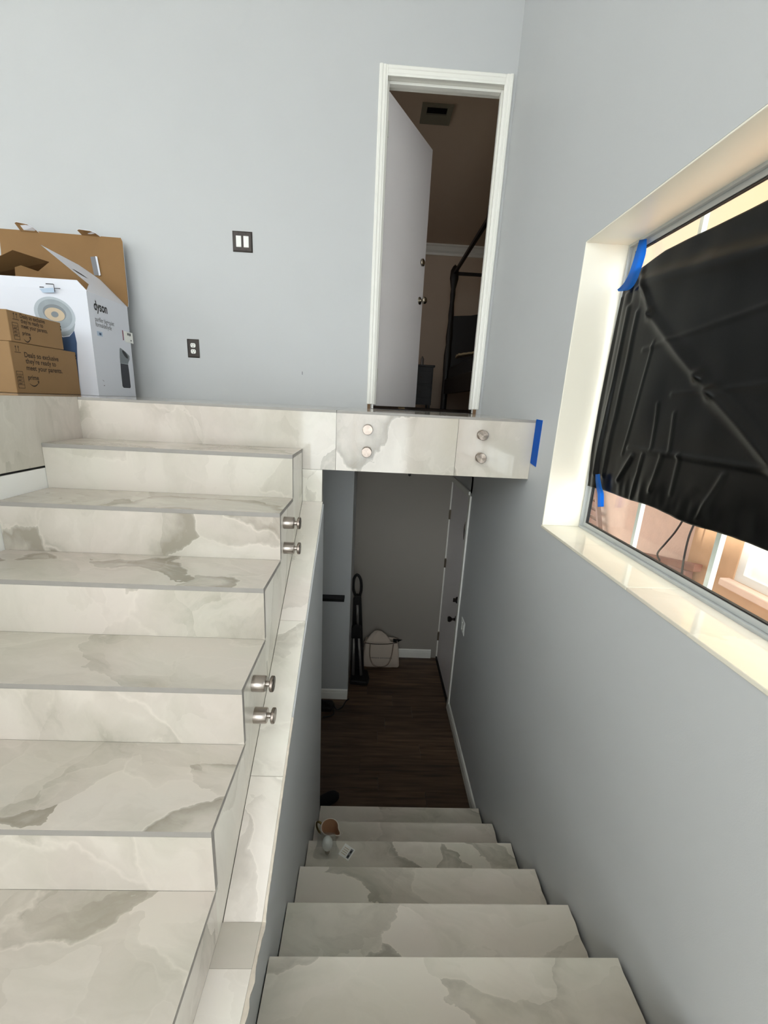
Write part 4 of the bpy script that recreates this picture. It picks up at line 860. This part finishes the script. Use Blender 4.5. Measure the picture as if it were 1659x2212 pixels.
# white tote bag against the far wall
bag = tag(empty('tote_bag', (-0.625, 1.78, ZF)), 'white canvas tote bag with printed lettering against the far wall of the lower hall', 'bag')
bm = bmesh.new(); prof = [(0.0, 0.200, 0.060), (0.02, 0.203, 0.075), (0.10, 0.196, 0.075), (0.20, 0.186, 0.07), (0.27, 0.178, 0.06), (0.30, 0.172, 0.05)]
rings = []
for h, rx, ry in prof:
    ring_ = []
    for s in range(36):
        a = 2*math.pi*s/36; x = rx*math.copysign(abs(math.cos(a))**0.35, math.cos(a)); yv = ry*math.copysign(abs(math.sin(a))**0.35, math.sin(a))
        ring_.append(bm.verts.new((-0.625+x+0.006*noise.noise((x*9, h*9, 1)), 1.79+yv+0.008*noise.noise((x*11, h*11, 4)), ZF+0.001+h + (0.012*noise.noise((x*8, 3, 0)) if h > 0.28 else 0))))
    rings.append(ring_)
for k in range(len(rings)-1):
    for s in range(36): bm.faces.new((rings[k][s], rings[k][(s+1)%36], rings[k+1][(s+1)%36], rings[k+1][s]))
bm.faces.new(rings[0][::-1]); body = finish(bm, 'bag_body', 'canvas', bag, True); md = body.modifiers.new('t', 'SOLIDIFY'); md.thickness = 0.003
bm = bmesh.new(); c0 = bm.verts.new((-0.66, 1.79, ZF+0.41))
g = [[bm.verts.new((-0.66+0.155*rr*math.cos(a)+0.01*noise.noise((a, rr*3, 0)), 1.79+0.055*rr*math.sin(a), ZF+0.26+0.15*(1-rr**1.6)+0.025*noise.noise((a*2, rr*4, 2)))) for a in [2*math.pi*s/24 for s in range(24)]] for rr in (0.25, 0.5, 0.75, 1.0)]
for s in range(24):
    bm.faces.new((c0, g[0][s], g[0][(s+1)%24]))
    for k in range(3): bm.faces.new((g[k][s], g[k+1][s], g[k+1][(s+1)%24], g[k][(s+1)%24]))
finish(bm, 'tissue_paper', 'canvas', bag, True)
tube_obj('strap', smoothpath([(-0.745, 1.725, ZF+0.29), (-0.742, 1.706, ZF+0.15), (-0.70, 1.702, ZF+0.05), (-0.62, 1.700, ZF+0.03), (-0.55, 1.702, ZF+0.06), (-0.515, 1.706, ZF+0.16), (-0.50, 1.725, ZF+0.29)], 8), 0.006, 'strap_canvas', bag)
panel('side_tip', [(-0.50, 1.75, ZF+0.275), (-0.40, 1.80, ZF+0.30), (-0.50, 1.80, ZF+0.31)], 0.004, 'dark_fabric', 'dark_fabric', bag)
tube_obj('top_edge_cord', smoothpath([(-0.80, 1.732, ZF+0.292), (-0.70, 1.722, ZF+0.288), (-0.56, 1.722, ZF+0.294), (-0.46, 1.74, ZF+0.300)], 6), 0.004, 'print_dark', bag)
lettering('ARMANI EXCHANGE', ((0, 1.7135, ZF), (1, 0, 0), (0, 0, 1), (0, -1, 0)), -0.735, 0.122, 0.23, 'print_black', bag, 0.003, 0.0, 0.026)
# upright floor cleaner with loop handle and two poles
vc = tag(empty('floor_cleaner', (-0.88, 1.5, ZF)), 'upright floor cleaner with black loop handle and two grey poles beside the pillar', 'floor cleaner')
tube_obj('loop_handle', smoothpath([(-0.900, 1.62, ZF+0.86), (-0.935, 1.62, ZF+0.95), (-0.935, 1.62, ZF+1.06), (-0.905, 1.62, ZF+1.11), (-0.868, 1.62, ZF+1.06), (-0.860, 1.62, ZF+0.95), (-0.880, 1.62, ZF+0.86)], 6), 0.014, 'black', vc)
prism('grip_block', [(-0.93, ZF+0.80), (-0.86, ZF+0.80), (-0.855, ZF+0.90), (-0.925, ZF+0.90)], 'y', 1.59, 1.645, 'black', vc, bevel=0.006)
tube_obj('upper_pole', [(-0.893, 1.615, ZF+0.82), (-0.880, 1.60, ZF+0.55)], 0.014, 'grey_metal', vc)
prism('clamp', [(-0.94, ZF+0.44), (-0.845, ZF+0.44), (-0.845, ZF+0.56), (-0.90, ZF+0.60), (-0.94, ZF+0.56)], 'y', 1.57, 1.63, 'black', vc, bevel=0.008)
tube_obj('pole', [(-0.915, 1.595, ZF+0.46), (-0.905, 1.53, ZF+0.03)], 0.014, 'grey_metal', vc); tube_obj('pole', [(-0.868, 1.595, ZF+0.46), (-0.825, 1.53, ZF+0.03)], 0.014, 'grey_metal', vc)
prism('back_panel', [(-0.935, ZF+0.04), (-0.80, ZF+0.04), (-0.855, ZF+0.85), (-0.935, ZF+0.85)], 'y', 1.63, 1.66, 'black', vc)
prism('base', [(-0.935, 1.44), (-0.76, 1.42), (-0.74, 1.50), (-0.76, 1.62), (-0.935, 1.66)], 'z', ZF+0.001, ZF+0.05, 'black', vc, bevel=0.012)
# black shelf on the pillar
tag(box('wall_shelf', -1.65, -0.998, 1.165, 1.2425, -1.640, -1.612, 'black', None, 0.002), 'black narrow shelf on the pillar wall of the lower hall', 'shelf')
# dark power adaptor and cable on the floor
pa = tag(empty('power_adaptor', (-1.13, 1.12, ZF)), 'black power adaptor with its cable on the floor under the pillar', 'adaptor')
prism('adaptor_body', [(-1.28, 1.06), (-1.08, 1.05), (-1.05, 1.11), (-1.08, 1.165), (-1.28, 1.17)], 'z', ZF+0.001, ZF+0.05, 'black', pa, bevel=0.015)
tube_obj('cable', smoothpath([(-1.06, 1.11, ZF+0.03), (-1.03, 1.08, ZF+0.012), (-0.985, 1.12, ZF+0.008), (-0.96, 1.19, ZF+0.008), (-0.93, 1.23, ZF+0.008)], 6), 0.006, 'black', pa)
tube_obj('cable', smoothpath([(-1.26, 1.12, ZF+0.05), (-1.20, 1.13, ZF+0.075), (-1.12, 1.10, ZF+0.055), (-1.07, 1.07, ZF+0.04), (-1.06, 1.02, ZF+0.008), (-1.15, 0.99, ZF+0.008)], 6), 0.006, 'black', pa)
# small ceiling light in the lower hall (only its finial shows under the fascia)
cl = tag(empty('ceiling_light', (-0.518, 1.0, -0.296)), 'dark ceiling light whose finial peeks below the landing fascia', 'ceiling light')
lathe_obj('canopy', [(0.0, 0.0), (0.13, -0.001), (0.13, -0.02), (0.10, -0.07), (0.05, -0.11), (0.0, -0.12)], 'dark_bronze', cl, (-0.518, 1.0, -0.296), 'z', 32)
lathe_obj('finial', [(0.0, -0.118), (0.035, -0.122), (0.028, -0.15), (0.010, -0.165), (0.012, -0.18), (0.0, -0.188)], 'black', cl, (-0.518, 1.0, -0.296), 'z', 20)
